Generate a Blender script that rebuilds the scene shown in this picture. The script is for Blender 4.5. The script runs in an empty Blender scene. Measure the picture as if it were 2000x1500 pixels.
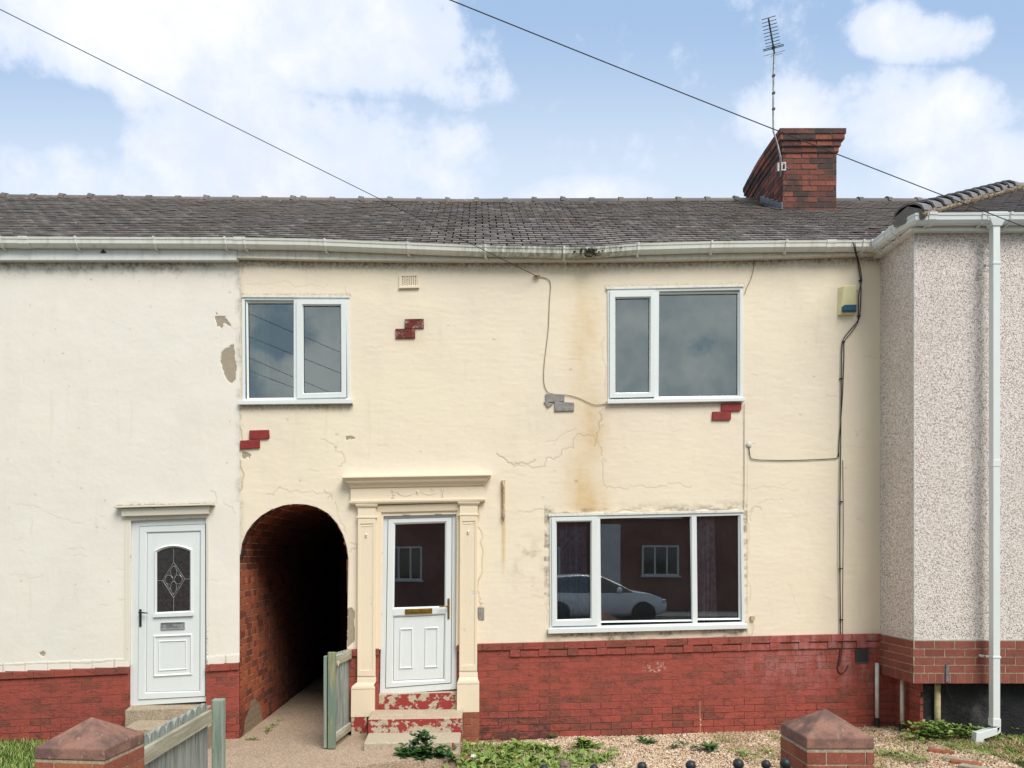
import bpy, math, random
import numpy as np
from mathutils import Vector
R = math.radians
rng = random.Random(7)
npr = np.random.RandomState(7)
sc = bpy.context.scene
col = sc.collection

# ------------------------------------------------------------------ camera
CAMY, CAMZ, FPX, PU, PV = -8.7, 2.06, 1500.0, 934.0, 1085.0
cam = bpy.data.cameras.new("camera"); camo = bpy.data.objects.new("camera", cam)
col.objects.link(camo); sc.camera = camo
camo.location = (0, CAMY, CAMZ); camo.rotation_euler = (R(90), 0, 0)
cam.sensor_width = 36.0; cam.lens = 36.0 * FPX / 2000.0
cam.shift_x = (1000 - PU) / 2000.0; cam.shift_y = (PV - 750) / 2000.0
cam.clip_end = 2000; cam.clip_start = 0.05
sc.view_settings.view_transform = 'Standard'; sc.view_settings.look = 'None'
sc.view_settings.exposure = 0.0; sc.view_settings.gamma = 1.0
SUN_EL, SUN_AZ = 50.0, 150.0      # azimuth clockwise from +Y: behind the viewer, to the right


# ------------------------------------------------------------------ node helpers
class S:
    def __init__(s, nt, k): s.nt, s.k = nt, k
    def _m(s, op, o=None, c=None, clamp=False):
        n = s.nt.nodes.new('ShaderNodeMath'); n.operation = op; n.use_clamp = clamp
        _set(s.nt, n.inputs[0], s)
        if o is not None: _set(s.nt, n.inputs[1], o)
        if c is not None: _set(s.nt, n.inputs[2], c)
        return S(s.nt, n.outputs[0])
    def __add__(s, o): return s._m('ADD', o)
    def __radd__(s, o): return s._m('ADD', o)
    def __sub__(s, o): return s._m('SUBTRACT', o)
    def __rsub__(s, o): return (s * -1.0) + o
    def __mul__(s, o): return s._m('MULTIPLY', o)
    def __rmul__(s, o): return s._m('MULTIPLY', o)
    def __truediv__(s, o): return s._m('DIVIDE', o)
    def __gt__(s, o): return s._m('GREATER_THAN', o)
    def __lt__(s, o): return s._m('LESS_THAN', o)
    def mx(s, o): return s._m('MAXIMUM', o)
    def mn(s, o): return s._m('MINIMUM', o)
    def pw(s, o): return s._m('POWER', o)
    def sin(s): return s._m('SINE')
    def ab(s): return s._m('ABSOLUTE')
    def cl(s): return s._m('ADD', 0.0, clamp=True)
    def ss(s, a, b, lo=0.0, hi=1.0):
        n = s.nt.nodes.new('ShaderNodeMapRange'); n.interpolation_type = 'SMOOTHSTEP'
        _set(s.nt, n.inputs[0], s)
        n.inputs[1].default_value = a; n.inputs[2].default_value = b
        n.inputs[3].default_value = lo; n.inputs[4].default_value = hi
        return S(s.nt, n.outputs[0])


def _set(nt, inp, v):
    if isinstance(v, S): nt.links.new(v.k, inp)
    elif isinstance(v, (tuple, list)):
        v = tuple(v)
        try: inp.default_value = v
        except Exception: inp.default_value = v + (1.0,)
    else: inp.default_value = v


class T:
    def __init__(s, nt): s.nt = nt
    def new(s, t): return s.nt.nodes.new(t)
    def pos(s): return S(s.nt, s.new('ShaderNodeNewGeometry').outputs['Position'])
    def normal(s): return S(s.nt, s.new('ShaderNodeNewGeometry').outputs['Normal'])
    def attr(s, name):
        n = s.new('ShaderNodeAttribute'); n.attribute_name = name; return S(s.nt, n.outputs['Fac'])
    def sep(s, v):
        n = s.new('ShaderNodeSeparateXYZ'); _set(s.nt, n.inputs[0], v)
        return [S(s.nt, n.outputs[i]) for i in range(3)]
    def comb(s, x, y, z):
        n = s.new('ShaderNodeCombineXYZ')
        for i, a in enumerate((x, y, z)): _set(s.nt, n.inputs[i], a)
        return S(s.nt, n.outputs[0])
    def noise(s, v, scale=5., detail=4., rough=.55, dist=0., out='Fac'):
        n = s.new('ShaderNodeTexNoise'); _set(s.nt, n.inputs['Vector'], v)
        n.inputs['Scale'].default_value = scale; n.inputs['Detail'].default_value = detail
        n.inputs['Roughness'].default_value = rough; n.inputs['Distortion'].default_value = dist
        return S(s.nt, n.outputs[out])
    def vor(s, v, scale=5., feature='F1', out='Distance', rand=1.0):
        n = s.new('ShaderNodeTexVoronoi'); n.feature = feature; _set(s.nt, n.inputs['Vector'], v)
        n.inputs['Scale'].default_value = scale; n.inputs['Randomness'].default_value = rand
        return S(s.nt, n.outputs[out])
    def brick(s, v, bw, bh, mort, off=.5, c1=(0, 0, 0), c2=(1, 1, 1)):
        n = s.new('ShaderNodeTexBrick'); _set(s.nt, n.inputs['Vector'], v); n.offset = off
        n.inputs['Scale'].default_value = 1.0; n.inputs['Brick Width'].default_value = bw
        n.inputs['Row Height'].default_value = bh; n.inputs['Mortar Size'].default_value = mort
        n.inputs['Mortar Smooth'].default_value = .3
        _set(s.nt, n.inputs['Color1'], c1); _set(s.nt, n.inputs['Color2'], c2); _set(s.nt, n.inputs['Mortar'], (.5, .5, .5))
        return S(s.nt, n.outputs['Color']), S(s.nt, n.outputs['Fac'])
    def mix(s, f, a, b, mode='MIX'):
        n = s.new('ShaderNodeMix'); n.data_type = 'RGBA'; n.blend_type = mode; n.clamp_factor = True
        _set(s.nt, n.inputs[0], f); _set(s.nt, n.inputs[6], a); _set(s.nt, n.inputs[7], b)
        return S(s.nt, n.outputs[2])
    def ramp(s, f, stops, interp='LINEAR'):
        n = s.new('ShaderNodeValToRGB'); _set(s.nt, n.inputs[0], f); e = n.color_ramp.elements
        n.color_ramp.interpolation = interp
        while len(e) < len(stops): e.new(0.5)
        for i, (p, c) in enumerate(stops):
            e[i].position = p; e[i].color = tuple(c) + (1.,)
        return S(s.nt, n.outputs[0])
    def bump(s, h, strength=.5, dist=.01, normal=None):
        n = s.new('ShaderNodeBump'); n.inputs['Strength'].default_value = strength
        n.inputs['Distance'].default_value = dist; _set(s.nt, n.inputs['Height'], h)
        if normal is not None: _set(s.nt, n.inputs['Normal'], normal)
        return S(s.nt, n.outputs[0])


def lin(*c):
    return tuple(((x / 255.) / 12.92 if x <= 10 else (((x / 255.) + .055) / 1.055) ** 2.4) for x in c)


MATS = {}
def mat(name, fn):
    m = bpy.data.materials.new(name); m.use_nodes = True; nt = m.node_tree
    b = nt.nodes['Principled BSDF']; t = T(nt); d = fn(t) or {}
    for k, v in d.items():
        k = {'base': 'Base Color', 'rough': 'Roughness', 'normal': 'Normal', 'metal': 'Metallic', 'spec': 'Specular IOR Level'}.get(k, k)
        _set(nt, b.inputs[k], v)
    MATS[name] = m; return m


def simple(name, c, rough=.6, var=.12, scale=14., metal=0., bump=.15, spec=.4, bd=.003, dirt=None):
    def f(t):
        p = t.pos(); n = t.noise(p, scale, 5)
        c2 = tuple(max(0, x * (1 - var * 2.2)) for x in c)
        base = t.mix(n.ss(.3, .75), c, c2)
        if dirt: base = t.mix(t.noise(p, scale * .4, 6, .7).ss(.5, .72) * dirt[1], base, dirt[0])
        return dict(base=base, rough=rough, metal=metal, spec=spec, normal=t.bump(t.noise(p, scale * 4, 4), bump, bd))
    return mat(name, f)


# ------------------------------------------------------------------ world: blue sky with broken cloud
w = bpy.data.worlds.new("World"); sc.world = w; w.use_nodes = True
nt = w.node_tree; t = T(nt); bg = nt.nodes['Background']
sky = nt.nodes.new('ShaderNodeTexSky'); sky.sky_type = 'NISHITA'; sky.sun_disc = False
sky.sun_elevation = R(SUN_EL); sky.sun_rotation = R(SUN_AZ); sky.air_density = 1.0; sky.dust_density = 1.2; sky.ozone_density = 1.5
tc = nt.nodes.new('ShaderNodeTexCoord'); D = S(nt, tc.outputs['Generated'])
dx, dy, dz = t.sep(D)
ay = dy.ab().mx(.12)
A = dx / ay; B = dz / ay                       # bearing and rise of the direction
wob = t.noise(D, 4.4, 10, .62, .25)
wob2 = t.noise(D, 13.0, 9, .62)
def blob(u, v, ru, rv, wgt=1.0):
    a, b = (u - PU) / FPX, (PV - v) / FPX
    q = (A - a) * (FPX / ru); r = (B - b) * (FPX / rv)
    return ((q * q + r * r) * -1.0 + 1.0).mx(-.6) * wgt
bl = [(300, -30, 640, 230, 1.15), (700, 90, 270, 120, .85), (580, 340, 400, 175, 1.15), (60, 370, 230, 120, 1.), (900, 170, 110, 45, .5),
      (1800, 65, 150, 62, .75), (1790, 225, 200, 95, .85), (1930, 330, 180, 90, 1.0), (1560, 225, 130, 70, .5), (1150, 385, 150, 40, .6),
      (450, 160, 160, 60, .55), (-300, 150, 330, 300, .9), (2400, 150, 260, 230, .9), (1000, -420, 900, 230, .9)]
d = None
for b_ in bl:
    q = blob(*b_); d = q if d is None else d.mx(q)
d = d - blob(90, 225, 230, 75, .5).mx(0) - blob(360, 95, 75, 45, .35).mx(0)
front = dy.ss(-.05, .1)
back = (t.noise(D, 2.2, 7, .6) - .5) * 3.2 + .55
dens = d * front + back * (front * -1. + 1.)
dens = dens + (wob - .5) * 3.8 + (wob2 - .5) * 2.2
hz = B.ss(.52, .40) * front
cl = (dens + hz * .25 + .05).ss(-.15, .45)
thick = dens.ss(.1, 1.3)
skyc = S(nt, sky.outputs[0])
blue = t.mix(B.ss(.72, .42), lin(160, 188, 222), lin(216, 228, 242))
bluel = t.mix(.82, t.mix(1.0, skyc, (.1, .1, .1), 'MULTIPLY'), blue)
ccol = t.mix(thick, lin(206, 216, 234), t.mix(t.noise(D, 6.0, 7, .62).ss(.38, .68), lin(235, 236, 242), lin(208, 216, 231)))
# the cloud behind the viewer is thicker and greyer, which the panes pick up
gcol = t.mix(t.noise(D, 5.5, 6, .6).ss(.36, .66), (.36, .48, .53), (.86, .92, .89))
ccol = t.mix(front, gcol, ccol)
bluel = t.mix(front, (.33, .47, .57), bluel)
colr = t.mix(cl, bluel, ccol)
colr = t.mix(1.0, colr, (10., 10., 10.), 'MULTIPLY')
nt.links.new(colr.k, bg.inputs[0]); bg.inputs[1].default_value = 0.1
sl = bpy.data.lights.new("sun", 'SUN'); so = bpy.data.objects.new("sun", sl); col.objects.link(so)
sl.energy = 2.9; sl.angle = R(33); sl.color = (1.0, .96, .9)
el, az = R(SUN_EL), R(SUN_AZ)
sv = Vector((math.sin(az) * math.cos(el), math.cos(az) * math.cos(el), math.sin(el)))
so.rotation_euler = sv.to_track_quat('Z', 'Y').to_euler(); so.location = (0, -20, 30)
sc.view_settings.exposure = 0.33


# ------------------------------------------------------------------ geometry helpers
def K(u, v, Y=0.0):                 # a photo pixel seen at depth plane Y
    d = Y - CAMY
    return Vector(((u - PU) * d / FPX, Y, CAMZ - (v - PV) * d / FPX))
SC = -CAMY / FPX
def X0(u): return (u - PU) * SC
def Z0(v): return CAMZ - (v - PV) * SC
def F(u, v, y): return (X0(u), y, Z0(v))
def lerp(a, b, t): return a + (b - a) * t


class MB:
    def __init__(s): s.v, s.f, s.r, s.mi, s.cur, s.rv = [], [], [], [], 0, 0.5
    def add(s, vs, fs):
        o = len(s.v); s.v += [tuple(p) for p in vs]; s.r += [s.rv] * len(vs)
        s.f += [tuple(i + o for i in f) for f in fs]; s.mi += [s.cur] * len(fs); return s
    def box(s, x0, x1, y0, y1, z0, z1):
        if x0 > x1: x0, x1 = x1, x0
        if y0 > y1: y0, y1 = y1, y0
        if z0 > z1: z0, z1 = z1, z0
        return s.hexa([(x0, y0, z0), (x1, y0, z0), (x1, y1, z0), (x0, y1, z0), (x0, y0, z1), (x1, y0, z1), (x1, y1, z1), (x0, y1, z1)])
    def hexa(s, p):
        return s.add(p, [(0, 3, 2, 1), (4, 5, 6, 7), (0, 1, 5, 4), (1, 2, 6, 5), (2, 3, 7, 6), (3, 0, 4, 7)])
    def pp(s, poly, y0, y1):        # facade-plane polygon (pixels, clockwise seen from the street), front y0, back y1
        n = len(poly); fr = [F(u, v, y0) for u, v in poly]; bk = [F(u, v, y1) for u, v in poly]
        a = sum(poly[i][0] * poly[(i + 1) % n][1] - poly[(i + 1) % n][0] * poly[i][1] for i in range(n))
        if a > 0:
            fr.reverse(); bk.reverse()
        fs = [tuple(range(n)), tuple(range(2 * n - 1, n - 1, -1))]
        for i in range(n):
            j = (i + 1) % n; fs.append((i, n + i, n + j, j))
        return s.add(fr + bk, fs)
    def q(s, u0, v0, u1, v1, y0, y1, dv=0.0):   # rectangle, dv = drop of the right end
        return s.pp([(u0, v0), (u1, v0 + dv), (u1, v1 + dv), (u0, v1)], y0, y1)
    def ring(s, o, i, yo, yi, yb):
        n = len(o); P = [F(u, v, yo) for u, v in o] + [F(u, v, yi) for u, v in i] + [F(u, v, yb) for u, v in o] + [F(u, v, yb) for u, v in i]
        fs = []
        for a in range(n):
            b = (a + 1) % n
            fs += [(a, n + a, n + b, b), (a, b, 2 * n + b, 2 * n + a), (n + a, 3 * n + a, 3 * n + b, n + b)]
        return s.add(P, fs)
    def tube(s, pts, r, n=6, cap=True):
        pts = [Vector(p) for p in pts]; vs = []; m = len(pts)
        for i, p in enumerate(pts):
            tg = (pts[min(i + 1, m - 1)] - pts[max(i - 1, 0)]).normalized()
            up = Vector((0, 0, 1)) if abs(tg.z) < .9 else Vector((1, 0, 0))
            a = tg.cross(up).normalized(); b = tg.cross(a).normalized()
            rr = r[i] if isinstance(r, (list, tuple)) else r
            vs += [p + a * math.cos(6.2832 * k / n) * rr + b * math.sin(6.2832 * k / n) * rr for k in range(n)]
        fs = []
        for i in range(m - 1):
            for k in range(n):
                k2 = (k + 1) % n; fs.append((i * n + k, i * n + k2, (i + 1) * n + k2, (i + 1) * n + k))
        if cap: fs += [tuple(range(n))[::-1], tuple(range((m - 1) * n, m * n))]
        return s.add(vs, fs)
    def lathe(s, c, prof, n=16, axis='z'):   # prof: (radius, height)
        vs = []
        for r, h in prof:
            for k in range(n):
                a = 6.2832 * k / n; x, y = r * math.cos(a), r * math.sin(a)
                vs.append((c[0] + x, c[1] + y, c[2] + h) if axis == 'z' else ((c[0] + x, c[1] + h, c[2] + y) if axis == 'y' else (c[0] + h, c[1] + x, c[2] + y)))
        fs = [tuple(range(n))[::-1], tuple(range((len(prof) - 1) * n, len(prof) * n))]
        for i in range(len(prof) - 1):
            for k in range(n):
                k2 = (k + 1) % n; fs.append((i * n + k, i * n + k2, (i + 1) * n + k2, (i + 1) * n + k))
        return s.add(vs, fs)
    def sphere(s, c, r, n=12, m=7):
        return s.lathe((c[0], c[1], c[2]), [(max(.0005, r * math.sin(math.pi * i / m)), -r * math.cos(math.pi * i / m)) for i in range(m + 1)], n)
    def sweep(s, path, prof):       # path: (x,y,z); prof: (outward, up); outward is right of travel
        n = len(prof); m = len(path); vs = []
        for i in range(m):
            a = Vector(path[max(i - 1, 0)][:2]); b = Vector(path[i][:2]); c = Vector(path[min(i + 1, m - 1)][:2])
            d1 = (b - a).normalized() if i > 0 else (c - b).normalized()
            d2 = (c - b).normalized() if i < m - 1 else d1
            n1 = Vector((d1.y, -d1.x)); n2 = Vector((d2.y, -d2.x)); nn = (n1 + n2); nn = nn / max(.3, nn.dot(n1))
            for o, h in prof: vs.append((b.x + nn.x * o, b.y + nn.y * o, path[i][2] + h))
        fs = [tuple(range(n)), tuple(range((m - 1) * n, m * n))[::-1]]
        for i in range(m - 1):
            for k in range(n):
                k2 = (k + 1) % n; fs.append((i * n + k, (i + 1) * n + k, (i + 1) * n + k2, i * n + k2))
        return s.add(vs, fs)


def tag(o, label=None, cat=None, group=None, kind=None):
    if label: o['label'] = label
    if cat: o['category'] = cat
    if group: o['group'] = group
    if kind: o['kind'] = kind
    return o

def wloc(o):
    v = Vector((0, 0, 0))
    while o is not None: v = v + o.location; o = o.parent
    return v

def thing(name, label, cat, loc, group=None):
    o = bpy.data.objects.new(name, None); col.objects.link(o); o.location = loc
    o.empty_display_size = .2
    return tag(o, label, cat, group)

def obj(name, mb, mats, parent=None, loc=None, smooth=False, bevel=0, seg=2, label=None):
    me = bpy.data.meshes.new(name)
    base = wloc(parent) if parent else (Vector(loc) if loc is not None else Vector((0, 0, 0)))
    me.from_pydata([(a - base.x, b - base.y, c - base.z) for a, b, c in mb.v], [], mb.f)
    for m in (mats if isinstance(mats, (list, tuple)) else [mats]):
        me.materials.append(MATS[m] if isinstance(m, str) else m)
    if any(mb.mi): me.polygons.foreach_set('material_index', mb.mi)
    at = me.attributes.new('rnd', 'FLOAT', 'POINT'); at.data.foreach_set('value', mb.r)
    if smooth: me.polygons.foreach_set('use_smooth', [True] * len(me.polygons))
    me.update()
    o = bpy.data.objects.new(name, me); col.objects.link(o)
    if parent: o.parent = parent
    elif loc is not None: o.location = loc
    if bevel:
        md = o.modifiers.new('bevel', 'BEVEL'); md.width = bevel; md.segments = seg; md.limit_method = 'ANGLE'; md.angle_limit = R(40)
        md.harden_normals = False
    if label: o['label'] = label
    return o


def vnoise(U, V, s, seed, octv=4, rough=.5):
    out = np.zeros_like(U, dtype=float); amp = 1.; tot = 0.
    for o in range(octv):
        rs = np.random.RandomState(seed + o * 13); G = rs.rand(256, 256)
        x = U / s * 2 ** o + 37.3 * o; y = V / s * 2 ** o + 11.7 * o
        xi = np.floor(x).astype(int); yi = np.floor(y).astype(int); fx = x - xi; fy = y - yi
        fx = fx * fx * (3 - 2 * fx); fy = fy * fy * (3 - 2 * fy)
        g = lambda a, b: G[a % 256, b % 256]
        out += amp * ((g(xi, yi) * (1 - fx) + g(xi + 1, yi) * fx) * (1 - fy) + (g(xi, yi + 1) * (1 - fx) + g(xi + 1, yi + 1) * fx) * fy)
        tot += amp; amp *= rough
    return out / tot

def sstep(a, b, x):
    t_ = np.clip((x - a) / (b - a), 0, 1); return t_ * t_ * (3 - 2 * t_)

def inpoly(U, V, poly):
    ins = np.zeros(U.shape, bool); n = len(poly)
    for i in range(n):
        x1, y1 = poly[i]; x2, y2 = poly[(i + 1) % n]
        if y1 == y2: continue
        c = ((y1 > V) != (y2 > V)) & (U < (x2 - x1) * (V - y1) / (y2 - y1) + x1); ins ^= c
    return ins

def near_seg(U, V, x1, y1, x2, y2):
    dx_, dy_ = x2 - x1, y2 - y1; L = dx_ * dx_ + dy_ * dy_ + 1e-9
    t_ = np.clip(((U - x1) * dx_ + (V - y1) * dy_) / L, 0, 1); px, py = x1 + t_ * dx_, y1 + t_ * dy_
    return np.hypot(U - px, V - py), px, py

def poly_dist(U, V, pts, closed=False):
    best = np.full(U.shape, 1e9); bx = U.copy(); by = V.copy()
    rngi = range(len(pts) if closed else len(pts) - 1)
    for i in rngi:
        d_, px, py = near_seg(U, V, *pts[i], *pts[(i + 1) % len(pts)])
        m = d_ < best; best = np.where(m, d_, best); bx = np.where(m, px, bx); by = np.where(m, py, by)
    return best, bx, by

def jag(pts, amp, seed, n=3):
    rs = random.Random(seed); pts = list(pts)
    for k in range(n):
        out = [pts[0]]
        for a, b in zip(pts[:-1], pts[1:]):
            L = math.hypot(b[0] - a[0], b[1] - a[1])
            if L > 3:
                out.append(((a[0] + b[0]) / 2 + rs.uniform(-1, 1) * min(amp, L * .25), (a[1] + b[1]) / 2 + rs.uniform(-1, 1) * min(amp, L * .25)))
            out.append(b)
        pts = out
    return pts


def bricks(mb, mp, L, rows, bh=.075, bw=.229, j=.009, proud=.004, th=.03, seed=1, bond='stretch', jit=.0015, backmat=None, r0=0, s0=0.0, skip=None):
    rs = random.Random(seed)
    for r in range(rows):
        W = bw; off = (bw / 2 if (r + r0) % 2 else 0) + s0
        if bond == 'english' and (r + r0) % 2: W = bw / 2; off = bw / 4 + s0
        k = -1
        while off % W + k * W < L:
            a = (off % W) + k * W; b = a + W; k += 1
            a2 = max(a, 0) + (j / 2 if a > 0 else 0); b2 = min(b, L) - (j / 2 if b < L else 0)
            if b2 - a2 < .015: continue
            t0, t1 = r * bh + j / 2, (r + 1) * bh - j / 2
            if skip and skip((a2 + b2) / 2, (t0 + t1) / 2): continue
            o = proud + rs.uniform(-.5, 1) * jit; mb.rv = rs.random()
            js = [rs.uniform(-jit, jit) for _ in range(8)]
            c = [(a2 + js[0], t0 + js[1]), (b2 + js[2], t0 + js[3]), (b2 + js[4], t1 + js[5]), (a2 + js[6], t1 + js[7])]
            P = [mp(x, y, o) for x, y in c] + [mp(x, y, -th) for x, y in c]
            mb.add(P, [(0, 1, 2, 3), (0, 4, 5, 1), (1, 5, 6, 2), (2, 6, 7, 3), (3, 7, 4, 0)])


# ------------------------------------------------------------------ materials
def m_render(name, base, base2, scale_tint):
    def f(t):
        p = t.pos(); x, y, z = t.sep(p)
        n1 = t.noise(p, .7, 5, .6); n2 = t.noise(p, 3.5, 6, .6)
        c = t.mix(n1.ss(.35, .65), base, base2)
        c = t.mix(n2.ss(.4, .75) * .25, c, scale_tint)
        st = t.attr('stain'); c = t.mix((st * (t.noise(p, 5., 6, .65).ss(.2, .7) * .5 + .6)).cl() * .75, c, lin(206, 172, 118))
        g = t.attr('grime_shade') * (t.noise(p, 26., 5, .7).ss(.32, .68) * .8 + .25)
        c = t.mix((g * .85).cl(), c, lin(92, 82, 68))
        sp = t.vor(t.comb(x, 0., z), 9.0); spm = (sp < (t.noise(p, 2., 3) * .085 - .016)) * .55
        c = t.mix(spm, c, lin(120, 108, 92))
        c = t.mix((t.attr('crack') * .62).cl(), c, lin(140, 116, 86))
        c = t.mix(t.attr('bare').ss(.4, .6), c, t.mix(t.noise(p, 40., 5), lin(150, 136, 118), lin(176, 162, 144)))
        bl_ = t.noise(p, 16., 7, .62); fine = t.noise(p, 130., 3, .6)
        c = t.mix(t.noise(t.comb(x, y, z * .45), 1.6, 7, .65).ss(.5, .72) * .35, c, tuple(q * .86 for q in base2)); c = t.mix(t.noise(t.comb(x * 5., y, z * .5), 2., 6, .6).ss(.58, .74) * .13, c, lin(176, 160, 134))
        h = bl_ * .9 + fine * .28 - t.attr('bare').ss(.4, .6) * .9 - t.attr('crack').cl() * 1.2 + t.noise(t.comb(x, y, z * 3.0), 4., 5, .6) * .5
        # flaked blisters here and there
        bz = t.noise(t.comb(x, y, z * 1.7), 7., 8, .7).ss(.60, .66)
        h = h + bz * .35
        c = t.mix(bz * .18, c, lin(236, 228, 210))
        return dict(base=c, rough=.82, spec=.25, normal=t.bump(h, .34, .004))
    return mat(name, f)
m_render('cream_render', lin(233, 219, 195), lin(230, 215, 196), lin(238, 225, 204))
m_render('white_render', lin(229, 222, 212), lin(231, 222, 211), lin(237, 231, 222))

def f(t):
    p = t.pos(); x, y, z = t.sep(p)
    v = t.comb(x + y, (x - y) * .3, z); w_ = t.noise(v, 22., 3, .6, out='Color')
    v2 = t.mix(.02, v, w_, 'ADD')
    idc = t.vor(v2, 105., out='Color'); r, g, b = t.sep(idc)
    dd = t.vor(v2, 105.)
    c = t.ramp(r, [(0, lin(232, 222, 216)), (.3, lin(244, 237, 233)), (.46, lin(218, 203, 196)), (.54, lin(226, 212, 205)), (.62, lin(164, 148, 142)), (.78, lin(188, 168, 160)), (.86, lin(118, 102, 98)), (1., lin(104, 92, 90))], 'CONSTANT')
    c = t.mix(dd.ss(.38, .62) * .6, c, lin(226, 215, 209))
    c = t.mix(t.noise(p, 1.2, 5, .6).ss(.45, .75) * .25, c, lin(196, 178, 172))
    return dict(base=c, rough=.75, spec=.3, normal=t.bump(dd * -1. + g * .5, .6, .009))
mat('pebbledash', f)

def m_upvc(name, c, dirt, amt, rough=.32):
    def f(t):
        p = t.pos(); x, y, z = t.sep(p)
        st = t.noise(t.comb(x * 9., y * 9., z * 1.5), 2., 6, .65).ss(.45, .8)
        b = t.mix(st * amt, c, dirt)
        b = t.mix(t.noise(p, 3., 3).ss(.4, .7) * .25, b, tuple(k * .93 for k in c))
        return dict(base=b, rough=rough, spec=.5, normal=t.bump(t.noise(p, 8., 2), .06, .01))
    return mat(name, f)
m_upvc('white_plastic', (.73, .755, .755), lin(190, 186, 174), .14)
m_upvc('aged_plastic', (.74, .73, .68), lin(160, 148, 122), .55, .45)
m_upvc('fascia_paint', (.74, .70, .61), lin(150, 138, 115), .5, .5)
m_upvc('white_fascia', (.76, .76, .73), lin(160, 155, 140), .4, .45)

def f(t):   # gutter with green-black moss in the middle of the run
    p = t.pos(); x, y, z = t.sep(p)
    m = x.ss(-.5, .3) * x.ss(2.05, 1.4); pk = x.ss(1.0, 1.2) * x.ss(1.42, 1.28)
    n = t.noise(t.comb(x * 12., y * 8., z * 2.5), 2.2, 7, .7).ss(.36, .6)
    b = t.mix(t.noise(t.comb(x * 9., y, z), 2., 5).ss(.5, .8) * .4, (.70, .69, .63), lin(168, 156, 128))
    b = t.mix((m * n).cl() * .65, b, t.mix(t.noise(p, 60., 3), lin(66, 62, 40), lin(120, 122, 84)))
    b = t.mix((pk * t.noise(p, 30., 5, .6).ss(.45, .6)).cl() * .7, b, lin(70, 66, 54))
    return dict(base=b, rough=.5, spec=.45, normal=t.bump(n * m, .4, .004))
mat('mossy_gutter', f)

def m_tile(name, cols, lich=.6):
    def f(t):
        p = t.pos(); r = t.attr('rnd'); n = t.noise(p, 1.1, 5, .6); n2 = t.noise(p, 30., 5, .65)
        c = t.ramp(r, cols)
        c = t.mix(n.ss(.4, .68) * .4, c, lin(138, 120, 112)); c = t.mix(n2.ss(.45, .75) * .4, c, lin(96, 92, 90))
        lc = (t.noise(p, 9.5, 7, .72).ss(.57, .64) * t.noise(p, 55., 3).ss(.4, .6)) * lich
        c = t.mix(lc, c, lin(186, 182, 168))
        return dict(base=c, rough=.72, spec=.35, normal=t.bump(n2, .5, .006))
    return mat(name, f)
m_tile('roof_tile', [(0, lin(142, 136, 136)), (.25, lin(158, 150, 146)), (.5, lin(150, 144, 143)), (.75, lin(170, 160, 155)), (1, lin(146, 142, 143))])
m_tile('new_roof_tile', [(0, lin(112, 108, 114)), (.5, lin(130, 124, 124)), (1, lin(116, 114, 120))], .3)
m_tile('ridge_clay', [(0, lin(84, 80, 80)), (.5, lin(104, 98, 95)), (1, lin(92, 88, 86))], .5)
simple('hip_tile_clay', lin(126, 122, 122), .6, .12, 20., bump=.3)
simple('bedding_mortar', lin(176, 156, 132), .9, .3, 34., bump=.9, bd=.02, dirt=(lin(92, 66, 50), .7))
simple('dark_felt', (.02, .02, .022), .9)
simple('lead_flashing', lin(120, 122, 128), .5, .2, 20., bump=.4)

def m_brick(name, stops, soot_shade=0., scuff=.3, sootcol=(44, 38, 38)):
    stops = [(a, tuple(q * .84 + .16 * sum(c_) / 3 for q in c_)) for a, c_ in stops]
    def f(t):
        p = t.pos(); r = t.attr('rnd'); c = t.ramp(r, stops)
        n = t.noise(p, 28., 6, .7); c = t.mix(n.ss(.35, .7) * .45, c, tuple(k * .6 for k in stops[0][1]))
        c = t.mix(t.noise(p, 75., 4, .6).ss(.6, .7) * scuff, c, lin(206, 170, 150))
        if soot_shade:
            zz = t.sep(p)[2]; c = t.mix((t.noise(p, 3.4, 6, .7) + zz.ss(7.95, 8.15) * .16).ss(.46, .64) * soot_shade, c, lin(*sootcol))
        return dict(base=c, rough=.85, spec=.25, normal=t.bump(t.noise(p, 70., 5, .65), .6, .005))
    return mat(name, f)
m_brick('chimney_brick', [(0, lin(100, 58, 52)), (.2, lin(142, 74, 60)), (.45, lin(160, 84, 64)), (.6, lin(128, 68, 56)), (.72, lin(88, 62, 58)), (1, lin(72, 60, 60))], .8, .3, (62, 54, 54))
m_brick('skirt_brick', [(0, lin(140, 74, 60)), (.4, lin(156, 84, 68)), (.7, lin(148, 78, 62)), (1, lin(128, 68, 58))], .12, .12)
m_brick('pillar_brick', [(0, lin(150, 76, 56)), (.4, lin(170, 92, 60)), (.7, lin(152, 80, 62)), (1, lin(176, 104, 60))], .15, .35)
simple('brick_mortar', lin(186, 168, 144), .92, .2, 40., bump=.6, bd=.006)
simple('sooty_mortar', lin(104, 92, 86), .92, .25, 30., bump=.6, bd=.006)

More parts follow.
